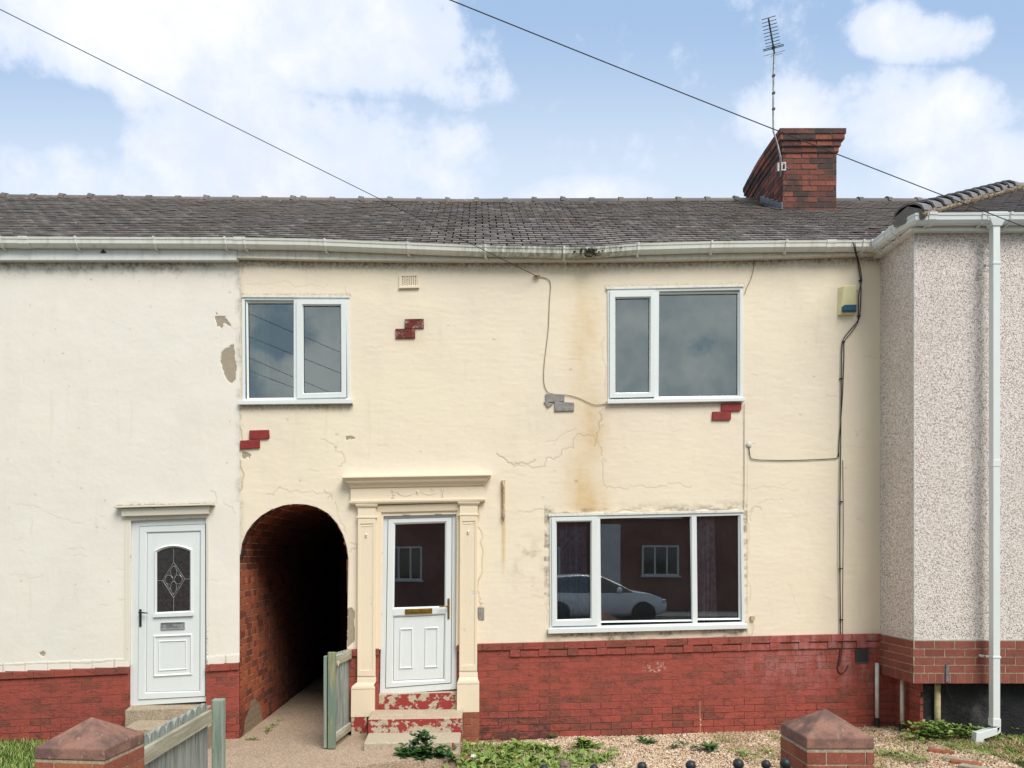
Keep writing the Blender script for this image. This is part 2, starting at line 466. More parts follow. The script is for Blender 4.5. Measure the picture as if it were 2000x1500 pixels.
def f(t):   # red masonry paint over brick, flaking off low down
    p = t.pos(); x, y, z = t.sep(p); r = t.attr('rnd')
    red = t.mix(t.noise(p, 2.5, 5, .6).ss(.35, .68), lin(154, 74, 62), lin(136, 69, 58))
    c = t.mix(t.noise(t.comb(x, y, z * 2.), 8., 5, .6).ss(.3, .7) * .5, red, lin(172, 80, 68)); c = t.mix((r > .68) * .65, c, lin(128, 72, 56))
    low = z.ss(1.0, .0)
    pv = t.comb(x, y, z * 1.6)
    peel = (t.noise(pv, 5.5, 9, .72) + low * .07 + (r - .5) * .16).ss(.62, .66)
    under = t.mix(t.noise(p, 14., 5), lin(120, 68, 56), lin(92, 70, 68))
    c = t.mix(peel * .45, c, under)
    fl = t.comb(x * .75, y, z * 2.1)
    dk = (t.noise(fl, 13., 9, .72, .6) + t.noise(p, 1.3, 3) * .10 + low * .035).ss(.705, .72)
    c = t.mix(dk * .8, c, lin(76, 44, 44)); fb = (t.noise(fl, 6., 9, .72, .4) + (z - x * .036).ss(.34, .04) * .16 * x.ss(1.6, .4)).ss(.635, .65); c = t.mix(fb * .85, c, t.mix(t.noise(p, 18., 4), lin(70, 52, 54), lin(104, 66, 58)))
    pale = t.noise(fl, 17., 8, .7, .4).ss(.67, .685); c = t.mix(pale * .45, c, lin(190, 104, 92))
    bloom = x.ss(2.7, 3.4) * z.ss(.35, .9) * t.noise(t.comb(x * 3., y, z), 3., 6, .6).ss(.38, .72)
    c = t.mix(bloom * .6, c, lin(186, 134, 136))
    wht = t.noise(p, 13., 9, .75).ss(.68, .70) * ((x - 1.95).ab().ss(.75, .1)) * low
    c = t.mix(wht * .9, c, lin(206, 190, 180))
    w2 = t.noise(p, 26., 8, .7).ss(.52, .58) * ((x - 2.0).ab().ss(.16, .05)) * ((z - .80).ab().ss(.075, .04)); c = t.mix(w2 * .8, c, lin(210, 168, 150))
    h = peel * -1.0 + t.noise(t.comb(x, y, z * 2.2), 5., 9, .7).ss(.52, .56) * .8 + t.noise(p, 45., 5, .6) * .5 + t.noise(pv, 12., 8, .7).ss(.55, .62) * .9
    return dict(base=c, rough=t.noise(p, 20., 3).ss(.3, .7, .45, .75), spec=.4, normal=t.bump(h, .6, .007))
mat('red_masonry_paint', f)
def f(t):
    p = t.pos(); x, y, z = t.sep(p)
    c = t.mix((t.noise(t.comb(x * .5, y, z * 2.), 3., 6, .65).ss(.42, .58) * .75 + z.ss(.45, .1) * .5).cl(), lin(150, 66, 56), lin(74, 40, 38))
    return dict(base=c, rough=.8, normal=t.bump(t.noise(p, 50., 4), .5, .005))
mat('red_painted_joint', f)
simple('black_bitumen', lin(34, 33, 37), .7, .3, 9., bump=.9, bd=.012, dirt=(lin(96, 90, 88), .6))

def m_flake(name, over, under, th=.52, scale=6.):
    def f(t):
        p = t.pos(); x, y, z = t.sep(p)
        k = t.noise(t.comb(x, y, z * 1.2), scale, 9, .68).ss(th, th + .018)
        u_ = t.mix(t.noise(p, 60., 5, .7).ss(.35, .7), under, tuple(q * .66 for q in under))
        nz = t.sep(t.normal())[2]; k = (k + (nz > .6) * .9).cl()
        c = t.mix(k, over, u_)
        return dict(base=c, rough=.85, spec=.25, normal=t.bump(k * -1. + t.noise(p, 90., 5) * .6, .6, .006))
    return mat(name, f)
m_flake('flaking_red_step', lin(150, 58, 54), lin(196, 180, 158), .50, 7.)
m_flake('worn_step', lin(150, 62, 56), lin(190, 176, 156), .40, 9.)
m_flake('flaking_cream', lin(230, 213, 188), lin(232, 230, 222), .64, 8.)
m_flake('flaking_white', lin(222, 215, 200), lin(150, 140, 120), .66, 8.)
def m_agg(name, c, c2, c3, sc_=110.):
    def f(t):
        p = t.pos(); dd = t.vor(p, sc_); r, g, b = t.sep(t.vor(p, sc_, out='Color'))
        k = t.ramp(r, [(0, c), (.35, c2), (.6, c3), (.8, tuple(q * .45 for q in c)), (1, c2)], 'CONSTANT')
        k = t.mix(dd.ss(.35, .6) * .7, k, tuple(q * .8 for q in c))
        k = t.mix(t.noise(p, 1.6, 6, .65).ss(.45, .72) * .4, k, tuple(q * .55 for q in c))
        return dict(base=k, rough=.9, spec=.2, normal=t.bump(dd * -1., .6, .006))
    return mat(name, f)
m_agg('aggregate_path', lin(184, 160, 138), lin(206, 184, 164), lin(148, 128, 112))
m_agg('concrete_step', lin(178, 160, 138), lin(196, 182, 160), lin(150, 134, 116), 130.)
simple('concrete', lin(170, 160, 142), .9, .2, 16., bump=.6, bd=.006, dirt=(lin(96, 88, 76), .5))
def f(t):
    p = t.pos(); r = t.attr('rnd')
    c = t.ramp(r, [(0, lin(210, 186, 156)), (.3, lin(186, 158, 130)), (.5, lin(222, 206, 184)), (.7, lin(150, 124, 104)), (.85, lin(196, 154, 128)), (1, lin(234, 224, 210))])
    return dict(base=c, rough=.8, spec=.3)
mat('gravel_stone', f)
def f(t):
    p = t.pos(); dd = t.vor(p, 70.); r, g, b = t.sep(t.vor(p, 70., out='Color'))
    c = t.ramp(r, [(0, lin(200, 170, 140)), (.4, lin(170, 138, 112)), (.7, lin(214, 190, 162)), (1, lin(120, 94, 76))], 'CONSTANT')
    c = t.mix(dd.ss(.35, .6), c, lin(96, 74, 58))
    return dict(base=c, rough=.9, normal=t.bump(dd * -1., .8, .01))
mat('gravel_bed', f)
def m_leaf(name, c1, c2, c3):
    def f(t):
        r = t.attr('rnd'); c = t.ramp(r, [(0, c1), (.5, c2), (1, c3)])
        return dict(base=c, rough=.55, spec=.35)
    m = mat(name, f); return m
m_leaf('grass_blade', lin(86, 118, 44), lin(120, 146, 62), lin(166, 168, 104))
m_leaf('weed_leaf', lin(84, 112, 50), lin(118, 144, 68), lin(158, 168, 104))
simple('flower_yellow', lin(222, 190, 40), .7)
m_leaf('dark_leaf', lin(36, 66, 34), lin(54, 92, 44), lin(78, 118, 52))
m_leaf('dry_straw', lin(128, 106, 72), lin(206, 182, 138), lin(104, 88, 60))
simple('soil', lin(96, 78, 58), .95, .3, 9., bump=.8, bd=.02)
simple('turf_ground', lin(70, 86, 40), .95, .35, 7., bump=.8, bd=.02)
simple('asphalt', (.055, .055, .058), .85, .2, 30., bump=.6, bd=.006)
simple('paving', (.28, .27, .25), .85, .2, 6., bump=.4, bd=.004)

def m_wood(name, c1, c2, c3, ax='z'):
    def f(t):
        p = t.pos(); x, y, z = t.sep(p); r = t.attr('rnd')
        v = t.comb(x * 14., y * 14., z * 1.3) if ax == 'z' else t.comb(x * 2., y * 1.6, z * 22.)
        v = t.mix(1., v, t.comb(r * 9., r * 5., r * 7.), 'ADD')
        n = t.noise(v, 2.0, 7, .65)
        c = t.mix(n.ss(.35, .6), c1, c2); c = t.mix(t.noise(v, .9, 5, .7).ss(.52, .66) * .8, c, c3)
        c = t.mix(t.noise(v, 4.2, 4, .6).ss(.64, .70) * .6, c, tuple(q * .35 for q in c1))
        return dict(base=c, rough=.8, spec=.25, normal=t.bump(n, .6, .004))
    return mat(name, f)
m_wood('weathered_board', lin(122, 128, 124), lin(156, 160, 152), lin(94, 110, 110))
m_wood('weathered_rail', lin(176, 172, 150), lin(150, 146, 128), lin(196, 192, 176), 'y')
m_wood('weathered_post', lin(128, 142, 132), lin(146, 154, 140), lin(104, 122, 118))
m_wood('mossy_stile', lin(126, 134, 98), lin(104, 124, 118), lin(172, 156, 112))

def f(t):
    p = t.pos(); n = t.noise(p, 10., 6, .65)
    c = t.mix(n.ss(.35, .65), lin(146, 108, 94), lin(106, 82, 76)); c = t.mix(t.noise(p, 24., 6, .7).ss(.58, .68) * .8, c, lin(186, 142, 120))
    c = t.mix(t.noise(p, 46., 5, .7).ss(.6, .7) * .6, c, lin(84, 64, 62))
    return dict(base=c, rough=.85, spec=.25, normal=t.bump(t.noise(p, 60., 6, .7), .7, .006))
mat('cap_stone', f)
simple('cable_rubber', (.035, .03, .028), .6, .1)
simple('brown_cable', lin(120, 98, 66), .7, .1)
simple('brass', lin(170, 132, 56), .35, .2, 30., metal=.75, spec=.5)
simple('steel', (.55, .55, .56), .35, .1, 20., metal=.8)
simple('galvanised', (.42, .42, .42), .5, .25, 20., metal=.5)
simple('aerial_metal', (.10, .10, .11), .5, .2, 20., metal=.4)
simple('black_plastic', (.02, .02, .022), .4, .1)
simple('vent_grey', lin(72, 70, 72), .6, .1)
simple('moss', lin(62, 60, 44), .95, .3, 40., bump=.8, bd=.01)
simple('alarm_cream', lin(230, 220, 172), .45, .05, 6., bump=.05)
simple('alarm_blue', lin(30, 84, 112), .35, .08, 6., bump=.05)
simple('rusty_iron', lin(214, 190, 156), .8, .15, 22., bump=.8, bd=.006, dirt=(lin(120, 66, 34), .8))
simple('feature_brick_red', lin(142, 46, 44), .6, .12, 20., bump=.5, bd=.004)
simple('feature_brick_worn', lin(120, 50, 44), .85, .3, 26., bump=.8, bd=.006, dirt=(lin(196, 168, 156), .8))
simple('feature_brick_grey', lin(150, 146, 142), .85, .15, 26., bump=.6, bd=.004)
simple('grey_pipe_plastic', lin(216, 213, 204), .5, .12, 9., bump=.1)
simple('cream_pipe', lin(206, 190, 148), .6, .15, 20., bump=.4, dirt=(lin(120, 80, 60), .5))
simple('cast_iron', (.028, .03, .034), .45, .2, 30., bump=.4)
simple('room_plaster', (.55, .55, .54), .9, .1, 3.)
simple('gasket', (.03, .03, .03), .6)
simple('purple_cloth', lin(226, 206, 222), .9, .2, 20., bump=.2)
simple('blue_cloth', lin(150, 164, 196), .9, .2, 20., bump=.2)
simple('net_cloth', lin(150, 160, 146), .9, .1, 20., bump=.2)
simple('silver_bead', (.6, .6, .58), .5)
simple('car_paint', (.80, .82, .84), .18, .02, 4., spec=.6, bump=0)
simple('car_glass', (.02, .022, .025), .05, .0, 4., spec=.8, bump=0)
simple('rubber', (.02, .02, .02), .8)
simple('lamp_lens', (.7, .7, .72), .1, .0, 4., bump=0)
simple('opposite_white', (.66, .66, .64), .8, .08, 3.)
def brickwall(name, c1, c2, mortar):
    def f(t):
        p = t.pos(); x, y, z = t.sep(p); v = t.comb(x + y, z, 0.)
        bc, bf = t.brick(v, .229, .075, .005); r = t.sep(bc)[0]
        c = t.mix(r, c1, c2); c = t.mix(t.noise(p, 22., 5, .7).ss(.35, .7) * .5, c, tuple(q * .5 for q in c1))
        c = t.mix(t.noise(p, 1.5, 5, .6).ss(.5, .72) * .45, c, tuple(q * .5 for q in c2))
        c = t.mix(bf, c, mortar)
        return dict(base=c, rough=.85, spec=.25, normal=t.bump(bf * -1. + t.noise(p, 60., 4) * .3, .8, .008))
    return mat(name, f)
brickwall('opposite_brick', lin(140, 70, 62), lin(116, 76, 70), lin(130, 110, 100))
brickwall('dwarf_brick', lin(150, 80, 60), lin(128, 66, 52), lin(176, 160, 140))

def m_passage(t):
    p = t.pos(); x, y, z = t.sep(p); v = t.comb(y + x * .6, z - y * 0.0, 0.)
    w_ = t.noise(p, 6., 3, .6)
    bc, bf = t.brick(t.comb(y + 4.0, z + w_ * .012, 0.), .229, .079, .0055); r = t.sep(bc)[0]
    c = t.mix(r.ss(.15, .85), lin(170, 92, 66), lin(124, 66, 54))
    c = t.mix(t.noise(p, 30., 5, .7).ss(.35, .7) * .5, c, lin(84, 42, 36))
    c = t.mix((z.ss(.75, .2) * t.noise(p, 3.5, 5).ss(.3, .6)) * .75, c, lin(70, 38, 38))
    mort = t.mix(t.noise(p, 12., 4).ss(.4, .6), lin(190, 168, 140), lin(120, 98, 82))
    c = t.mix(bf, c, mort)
    soot_shade = (y + t.noise(p, 2.2, 6, .65) * 1.0 - .5 - z.ss(1.6, .4) * .35).ss(.25, 1.5)  # fading light of the passage painted in, darker with depth
    c = t.mix(soot_shade * .7, c, lin(70, 54, 54))
    c = t.mix(((z - y * .0).ss(.42, .30) * (y - .62 + t.noise(p, 8., 5) * .25).ab().ss(.32, .25)), c, lin(150, 128, 108))
    return dict(base=c, rough=.9, spec=.2, normal=t.bump(bf * -1. + t.noise(p, 60., 4) * .4, .9, .01))
mat('passage_brick', m_passage)
def shade_inward(c, t, p, y, z):
    s_ = (y + t.noise(p, 2.2, 6, .65) * 1.0 - .5 - z.ss(1.7, .3) * .5).ss(.2, 1.5)  # passage shade put into the colour, deepening away from the street
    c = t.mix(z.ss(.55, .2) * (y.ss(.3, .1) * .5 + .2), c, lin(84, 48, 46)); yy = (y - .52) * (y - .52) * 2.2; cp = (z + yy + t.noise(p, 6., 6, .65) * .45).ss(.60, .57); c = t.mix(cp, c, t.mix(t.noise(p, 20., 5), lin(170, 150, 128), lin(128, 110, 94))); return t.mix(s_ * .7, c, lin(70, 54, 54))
def f(t):
    p = t.pos(); x, y, z = t.sep(p); c = t.ramp(t.attr('rnd'), [(0, lin(196, 110, 76)), (.35, lin(170, 94, 68)), (.6, lin(206, 120, 82)), (.8, lin(122, 72, 60)), (1, lin(150, 86, 68))])
    c = t.mix(t.noise(p, 30., 5, .7).ss(.35, .7) * .4, c, lin(110, 54, 44))
    return dict(base=shade_inward(c, t, p, y, z), rough=.9, spec=.2, normal=t.bump(t.noise(p, 60., 5), .7, .006))
mat('passage_side_brick', f)
def f(t):
    p = t.pos(); x, y, z = t.sep(p); c = t.mix(t.noise(p, 12., 4).ss(.4, .6), lin(222, 202, 174), lin(170, 148, 124))
    return dict(base=shade_inward(c, t, p, y, z), rough=.95, spec=.1)
mat('passage_mortar', f)

m = bpy.data.materials.new('window_glass'); m.use_nodes = True; nt = m.node_tree; nt.nodes.clear(); t = T(nt); MATS['window_glass'] = m
fr = nt.nodes.new('ShaderNodeFresnel'); fr.inputs[0].default_value = 1.55
nrm = t.bump(t.noise(t.pos(), 1.3, 1), .02, .02)
_set(nt, fr.inputs['Normal'], nrm)
ff = (S(nt, fr.outputs[0]) * 4.6 + .03).cl()
gl = nt.nodes.new('ShaderNodeBsdfGlossy'); gl.inputs['Roughness'].default_value = .008; gl.inputs['Color'].default_value = (.92, .97, 1, 1)
_set(nt, gl.inputs['Normal'], nrm)
tr = nt.nodes.new('ShaderNodeBsdfTransparent'); tr.inputs[0].default_value = (.85, .89, .87, 1)
mx_ = nt.nodes.new('ShaderNodeMixShader'); nt.links.new(ff.k, mx_.inputs[0]); nt.links.new(tr.outputs[0], mx_.inputs[1]); nt.links.new(gl.outputs[0], mx_.inputs[2])
df = nt.nodes.new('ShaderNodeBsdfDiffuse'); df.inputs[0].default_value = (.5, .54, .52, 1); mx2 = nt.nodes.new('ShaderNodeMixShader')
dust = t.noise(t.pos(), 1.6, 5, .6).ss(.3, .8) * .022 + .006
nt.links.new(dust.k, mx2.inputs[0]); nt.links.new(mx_.outputs[0], mx2.inputs[1]); nt.links.new(df.outputs[0], mx2.inputs[2])
ou = nt.nodes.new('ShaderNodeOutputMaterial'); nt.links.new(mx2.outputs[0], ou.inputs[0])
simple('leaded_glass', (.045, .038, .038), .12, .25, 30., bump=.5, bd=.002, spec=.6)
simple('lead_came', (.42, .43, .43), .4, .1, 30., metal=.4)
simple('bevel_glass', (.30, .31, .31), .15, .3, 40., spec=.8)
simple('shadow_gap', (.05, .05, .05), .8)


# ------------------------------------------------------------------ setting
def gz(x): return -.045 + .036 * max(0., x)
def tagk(o, kind='structure'): o['kind'] = kind; return o
def sheet(name, x0, x1, y0, y1, nx, ny, zf, m, kind='structure'):
    mb = MB(); vs = [(lerp(x0, x1, i / nx), lerp(y0, y1, k / ny), 0) for k in range(ny + 1) for i in range(nx + 1)]
    vs = [(a, b, zf(a, b)) for a, b, c in vs]
    fs = [(k * (nx + 1) + i, k * (nx + 1) + i + 1, (k + 1) * (nx + 1) + i + 1, (k + 1) * (nx + 1) + i) for k in range(ny) for i in range(nx)]
    mb.add(vs, fs); return tagk(obj(name, mb, m), kind)
sheet('ground', -300, 300, -300, 300, 4, 4, lambda x, y: -.30, 'turf_ground')
sheet('road', -80, 80, -16.4, -6.6, 8, 4, lambda x, y: -.02, 'asphalt')
for nm, a, b in (('pavement', -6.45, -4.75), ('pavement', -18.3, -16.55)):
    mb = MB(); mb.box(-80, 80, a, b, -.3, .09); tagk(obj(nm, mb, 'paving', bevel=.01))
    mb = MB(); k_ = a - .15 if a > -7 else b
    mb.box(-80, 80, k_, k_ + .145, -.3, .085); tagk(obj('kerb', mb, 'concrete', bevel=.015))
_NZ = {}
def nz2(x, y, s, seed):             # bilinear look-up in a precomputed bump field
    k = (s, seed)
    if k not in _NZ:
        g = np.arange(0, 641) * .05 - 16; XX, YY = np.meshgrid(g, g); _NZ[k] = (vnoise(XX, YY, s, seed, 3) - .5).tolist()
    G = _NZ[k]; a = min(max((x + 16) / .05, 0), 639); b = min(max((y + 16) / .05, 0), 639); i, j = int(a), int(b); fa, fb = a - i, b - j
    return (G[j][i] * (1 - fa) + G[j][i + 1] * fa) * (1 - fb) + (G[j + 1][i] * (1 - fa) + G[j + 1][i + 1] * fa) * fb
sheet('front_garden', -.95, 4.95, -4.15, .05, 90, 60, lambda x, y: gz(x) + nz2(x, y, .5, 3) * .05 - .004, 'gravel_bed')
sheet('side_lawn', 4.95, 14, -4.15, .05, 20, 20, lambda x, y: gz(4.8) - .02 + nz2(x, y, .5, 4) * .05, 'turf_ground')
sheet('lawn', -14, -2.95, -4.15, .05, 50, 20, lambda x, y: -.05 + nz2(x, y, .5, 5) * .06, 'turf_ground')
sheet('back_yard', -14, 14, 6.9, 14, 4, 4, lambda x, y: -.05, 'paving')
# path: a concrete apron that climbs gently towards the door steps
def pz(x): return float(np.interp(x, [-3, -2.7, -1.5, -.8, -.2], [-.02, -.012, .03, .085, .06]))
edge = [(-.2, 7.2), (-.2, -.97), (-.26, -1.1), (-.40, -1.21), (-.72, -1.30), (-1.15, -1.42), (-1.24, -2.2), (-1.28, -4.2)]
mb = MB()
def xe(y):
    if y > -.97: return -.2
    ys = [e[1] for e in edge][::-1]; xs = [e[0] for e in edge][::-1]
    return float(np.interp(y, ys, xs))
ys_ = [.0 - .06 * i for i in range(71)]
nx = 34
for y in ys_:
    xr = xe(y)
    for i in range(nx + 1):
        x = lerp(-3.0, xr, i / nx); mb.v.append((x, y, pz(x) + nz2(x, y, .35, 8) * .012)); mb.r.append(.5)
for k in range(len(ys_) - 1):
    for i in range(nx): a = k * (nx + 1) + i; mb.f.append((a, a + nx + 1, a + nx + 2, a + 1)); mb.mi.append(0)
    a = k * (nx + 1) + nx; va, vb = mb.v[a], mb.v[a + nx + 1]
    mb.add([va, vb, (vb[0], vb[1], -.2), (va[0], va[1], -.2)], [(0, 1, 2, 3)])
tagk(obj('path', mb, 'aggregate_path'))

# ------------------------------------------------------------------ roof shape
EY, RY = -.12, 3.2
eu = [(-500, 466), (0, 467), (467, 468), (700, 474), (930, 482), (1100, 485), (1180, 484), (1240, 479), (1500, 475), (1720, 472), (2600, 472)]
ru = [(-500, 384), (0, 386), (300, 390), (900, 395), (1450, 393), (1800, 394), (2600, 396)]
ex = [K(u, v, EY) for u, v in eu]; rx = [K(u, v, RY) for u, v in ru]
def ez(x): return float(np.interp(x, [p.x for p in ex], [p.z for p in ex]))
def rz(x): return float(np.interp(x, [p.x for p in rx], [p.z for p in rx]))
def roofpt(x, s, h=0.):             # s from eaves 0 to ridge 1
    e, r = ez(x), rz(x); sl_ = (r - e) / (RY - EY); nn = math.hypot(1, sl_)
    return (x, lerp(EY, RY, s) - h * sl_ / nn, lerp(e, r, s) + h / nn)
def onroof(u, v, h=.02):
    k = 0.6; y = 1.5
    for _ in range(30):
        p = K(u, v, y); e, r = ez(p.x), rz(p.x); zr = lerp(e, r, (y - EY) / (RY - EY)) + h
        y += (p.z - zr) * 1.0 if False else (p.z - zr) / (-( (PV - v) / FPX - (r - e) / (RY - EY)) + 1e-6)
        y = max(-.3, min(3.3, y))
    return K(u, v, y)
def tiles(mb, pt, x0, x1, rows, tw, seed, ok=None, gap=.007):
    rs = random.Random(seed)
    for r in range(rows):
        x = x0 + (tw / 2 if r % 2 else 0) - tw
        wobr = rs.uniform(-.0015, .0015)
        while x < x1:
            a, b = max(x, x0), min(x + tw, x1); x += tw
            if b - a < .03: continue
            s0_, s1_ = r / rows, min(1.0, (r + 1.25) / rows)
            if ok and not ok((a + b) / 2, (r + .5) / rows): continue
            g = gap * rs.uniform(.6, 2.2) / 2; l0 = .027 + rs.uniform(-.0018, .002) + wobr; l1 = .004
            tl = rs.uniform(-.003, .003); mb.rv = rs.random()
            if rs.random() < .003: l0 += .006; tl += .004
            so_ = rs.uniform(-.025, .025) / rows
            P = [pt(a + g, s0_ + so_, l0 + tl), pt(b - g, s0_ + so_, l0 - tl), pt(b - g, s1_, l1), pt(a + g, s1_, l1),
                 pt(a + g, s0_ + so_, l0 + tl - .012), pt(b - g, s0_ + so_, l0 - tl - .012), pt(b - g, s1_, l1 - .01), pt(a + g, s1_, l1 - .01)]
            mb.add(P, [(0, 1, 2, 3), (4, 5, 1, 0), (5, 6, 2, 1), (7, 4, 0, 3)])
def under(mb, pt, x0, x1, n):
    mb.cur = 1
    for i in range(n):
        a, b = lerp(x0, x1, i / n), lerp(x0, x1, (i + 1) / n)
        mb.add([pt(a, 0, -.004), pt(b, 0, -.004), pt(b, 1, -.004), pt(a, 1, -.004)], [(0, 1, 2, 3)])
    mb.cur = 0
def rearslope(mb, x0, x1, n):
    mb.cur = 0
    for i in range(n):
        a, b = lerp(x0, x1, i / n), lerp(x0, x1, (i + 1) / n)
        mb.rv = .4; mb.add([(b, RY, rz(b)), (a, RY, rz(a)), (a, 6.6, ez(a) + .1), (b, 6.6, ez(b) + .1)], [(3, 2, 1, 0)])
def ridge(parent, x0, x1, seed, mortar):
    rs = random.Random(seed); mb = MB(); mm = MB(); x = x0; L = .445
    while x < x1 - .05:
        b = min(x + L, x1); mb.rv = rs.random(); n = 8; up = rs.uniform(-.004, .004); tlt = rs.uniform(-.006, .014)
        def prof(xx, r, lift):
            zc = rz(xx) - .055 + lift
            return [(xx, RY - r * math.cos(math.pi * k / n) * 1.15, zc + r * math.sin(math.pi * k / n)) for k in range(n + 1)]
        for (a1, b1, r_, lf) in ((x + .006, b - .002, .092, up + .006), (x - .03, x + .045, .108, up + .010)):
            A_ = prof(a1, r_, lf + (tlt if r_ > .1 else 0)); B_ = prof(b1, r_ * (1.0 if r_ < .1 else .96), lf)
            P = A_ + B_; m_ = n + 1
            fs = [(k, k + 1, m_ + k + 1, m_ + k) for k in range(n)]
            fs += [tuple(range(m_))[::-1], tuple(range(m_, 2 * m_))]
            mb.add(P, fs)
        x = b
    obj('ridge_tiles', mb, 'ridge_clay', parent)
    x = x0
    while x < x1:
        w_ = rs.uniform(.03, .10)
        if rs.random() < mortar:
            z = rz(x) - .058; y = RY - .125
            mm.hexa([(x, y - .03 + rs.uniform(-.008, .012), z - .035), (x + w_, y - .03 + rs.uniform(-.008, .012), z - .035), (x + w_, y + .05, z - .03), (x, y + .05, z - .03),
                     (x + .01, y + .01, z + rs.uniform(.0, .02)), (x + w_ - .01, y + .01, z + rs.uniform(.0, .02)), (x + w_, y + .05, z + .02), (x, y + .05, z + .02)])
        x += w_ * rs.uniform(.9, 1.6)
    for i in range(20):
        a, b = lerp(x0, x1, i / 20), lerp(x0, x1, (i + 1) / 20); ya = RY - .115; mm.hexa([(a, ya, rz(a) - .10), (b, ya, rz(b) - .10), (b, RY, rz(b) - .10), (a, RY, rz(a) - .10), (a, ya, rz(a) - .062), (b, ya, rz(b) - .062), (b, RY, rz(b) - .05), (a, RY, rz(a) - .05)])
    obj('ridge_mortar', mm, 'bedding_mortar', parent)

XL, XP, XR = -8.2, X0(468), X0(1719)     # left edge, party line, bay corner line
house_l = thing('terraced_house', 'off-white rendered house with white panelled door and no visible window, at left of the row', 'house', (-5.4, 0, 0), 'rendered terraced houses in one row')
house_c = thing('terraced_house', 'cream rendered house in the middle with red painted plinth, arched passage and classical door surround', 'house', (.9, 0, 0), 'rendered terraced houses in one row')
house_r = thing('terraced_house', 'pebbledashed house on the right with projecting front, brick band and white downpipe', 'house', (6.4, 0, 0), 'rendered terraced houses in one row')

for (h, x0, x1, sd, mo) in ((house_l, XL, XP, 1, 1.0), (house_c, XP, XR, 2, .55), (house_r, XR, 11., 3, .9)):
    mb = MB(); tiles(mb, roofpt, x0, x1, 27, .178, sd, gap=.011); under(mb, roofpt, x0, x1, 24); rearslope(mb, x0, x1, 8)
    obj('roof', mb, ['roof_tile', 'dark_felt'], h)
    ridge(h, x0, x1 if h is not house_r else 7.0, sd + 10, mo)
    mb = MB(); mb.box(x0, x1, 6.25, 6.5, -.3, 5.6); mb.cur = 0
    obj('rear_wall', mb, 'opposite_brick', h)

# ------------------------------------------------------------------ rendered walls as dense, slightly uneven sheets
def wall_sheet(name, parent, m, u0, u1, v0, v1, holes, bottom, feats, seed, step=1.75, warp=None):
    nu = int((u1 - u0) / step) + 1; nv = int((v1 - v0) / step) + 1
    us = np.linspace(u0, u1, nu); vs = np.linspace(v0, v1, nv); U, V = np.meshgrid(us, vs)
    U0, V0 = U.copy(), V.copy(); cu = (us[1] - us[0]); dead = np.zeros((nv - 1, nu - 1), bool)
    Uc = (U[:-1, :-1] + U[1:, 1:]) / 2; Vc = (V[:-1, :-1] + V[1:, 1:]) / 2
    for poly in holes:
        dead |= inpoly(Uc, Vc, poly)
        a = np.array(poly); sel = (U0 > a[:, 0].min() - 4) & (U0 < a[:, 0].max() + 4) & (V0 > a[:, 1].min() - 4) & (V0 < a[:, 1].max() + 4)
        d_, px, py = poly_dist(U0[sel], V0[sel], poly, True); m_ = d_ < cu * .75
        uu, vv = U[sel], V[sel]; uu = np.where(m_, px, uu); vv = np.where(m_, py, vv); U[sel] = uu; V[sel] = vv
    if bottom is not None: dead |= Vc > np.interp(Uc, [b[0] for b in bottom], [b[1] for b in bottom])
    att = {k: np.zeros_like(U) for k in ('stain', 'grime_shade', 'crack', 'bare')}
    Y = (vnoise(U, V, 110, seed, 3) - .5) * .012 + (vnoise(U, V * 1.6, 26, seed + 5, 3) - .5) * .0018 + (vnoise(U, V, 6, seed + 9, 2) - .5) * .0010
    feats(U0, V0, att, Y)
    for k in ('stain', 'grime_shade', 'crack', 'bare'): att[k] = np.clip(att[k], 0, 1)
    Y = Y + att['bare'] * .006 + att['crack'] * .0015
    base = wloc(parent)
    co = np.stack([(U - PU) * SC - base.x, Y - base.y, CAMZ - (V - PV) * SC - base.z], -1).reshape(-1, 3)
    idx = np.arange(nu * nv).reshape(nv, nu); q = np.stack([idx[:-1, :-1], idx[1:, :-1], idx[1:, 1:], idx[:-1, 1:]], -1)[~dead]
    me = bpy.data.meshes.new(name); nq = len(q)
    me.vertices.add(len(co)); me.vertices.foreach_set('co', co.ravel())
    me.loops.add(nq * 4); me.loops.foreach_set('vertex_index', q.ravel())
    me.polygons.add(nq); me.polygons.foreach_set('loop_start', np.arange(nq) * 4); me.polygons.foreach_set('loop_total', np.full(nq, 4))
    me.polygons.foreach_set('use_smooth', np.ones(nq, bool))
    me.update(); me.validate()
    for k, a in att.items():
        at = me.attributes.new(k, 'FLOAT', 'POINT'); at.data.foreach_set('value', a.ravel().astype(np.float32))
    me.materials.append(MATS[m]); o = bpy.data.objects.new(name, me); col.objects.link(o); o.parent = parent
    return o

def crack(att, U, V, pts, w=1.2, s=.8, seed=0, amp=5, key='crack', Y=None):
    pts = jag(pts, amp, seed); a = np.array(pts); m_ = (U > a[:, 0].min() - 8) & (U < a[:, 0].max() + 8) & (V > a[:, 1].min() - 8) & (V < a[:, 1].max() + 8)
    d_, _, _ = poly_dist(U[m_], V[m_], pts); fade = .45 + .9 * vnoise(U[m_], V[m_], 14, seed + 3, 2)
    att[key][m_] = np.maximum(att[key][m_], s * fade * np.clip(1.35 - d_ / w, 0, 1))
def patch(att, U, V, poly, seed, key='bare', rag=3., val=1.):
    a = np.array(poly); m_ = (U > a[:, 0].min() - 8) & (U < a[:, 0].max() + 8) & (V > a[:, 1].min() - 8) & (V < a[:, 1].max() + 8)
    u_ = U[m_] + (vnoise(U[m_], V[m_], 7, seed, 3) - .5) * 2 * rag; v_ = V[m_] + (vnoise(U[m_], V[m_], 7, seed + 40, 3) - .5) * 2 * rag
    att[key][m_] = np.maximum(att[key][m_], inpoly(u_, v_, poly) * val)
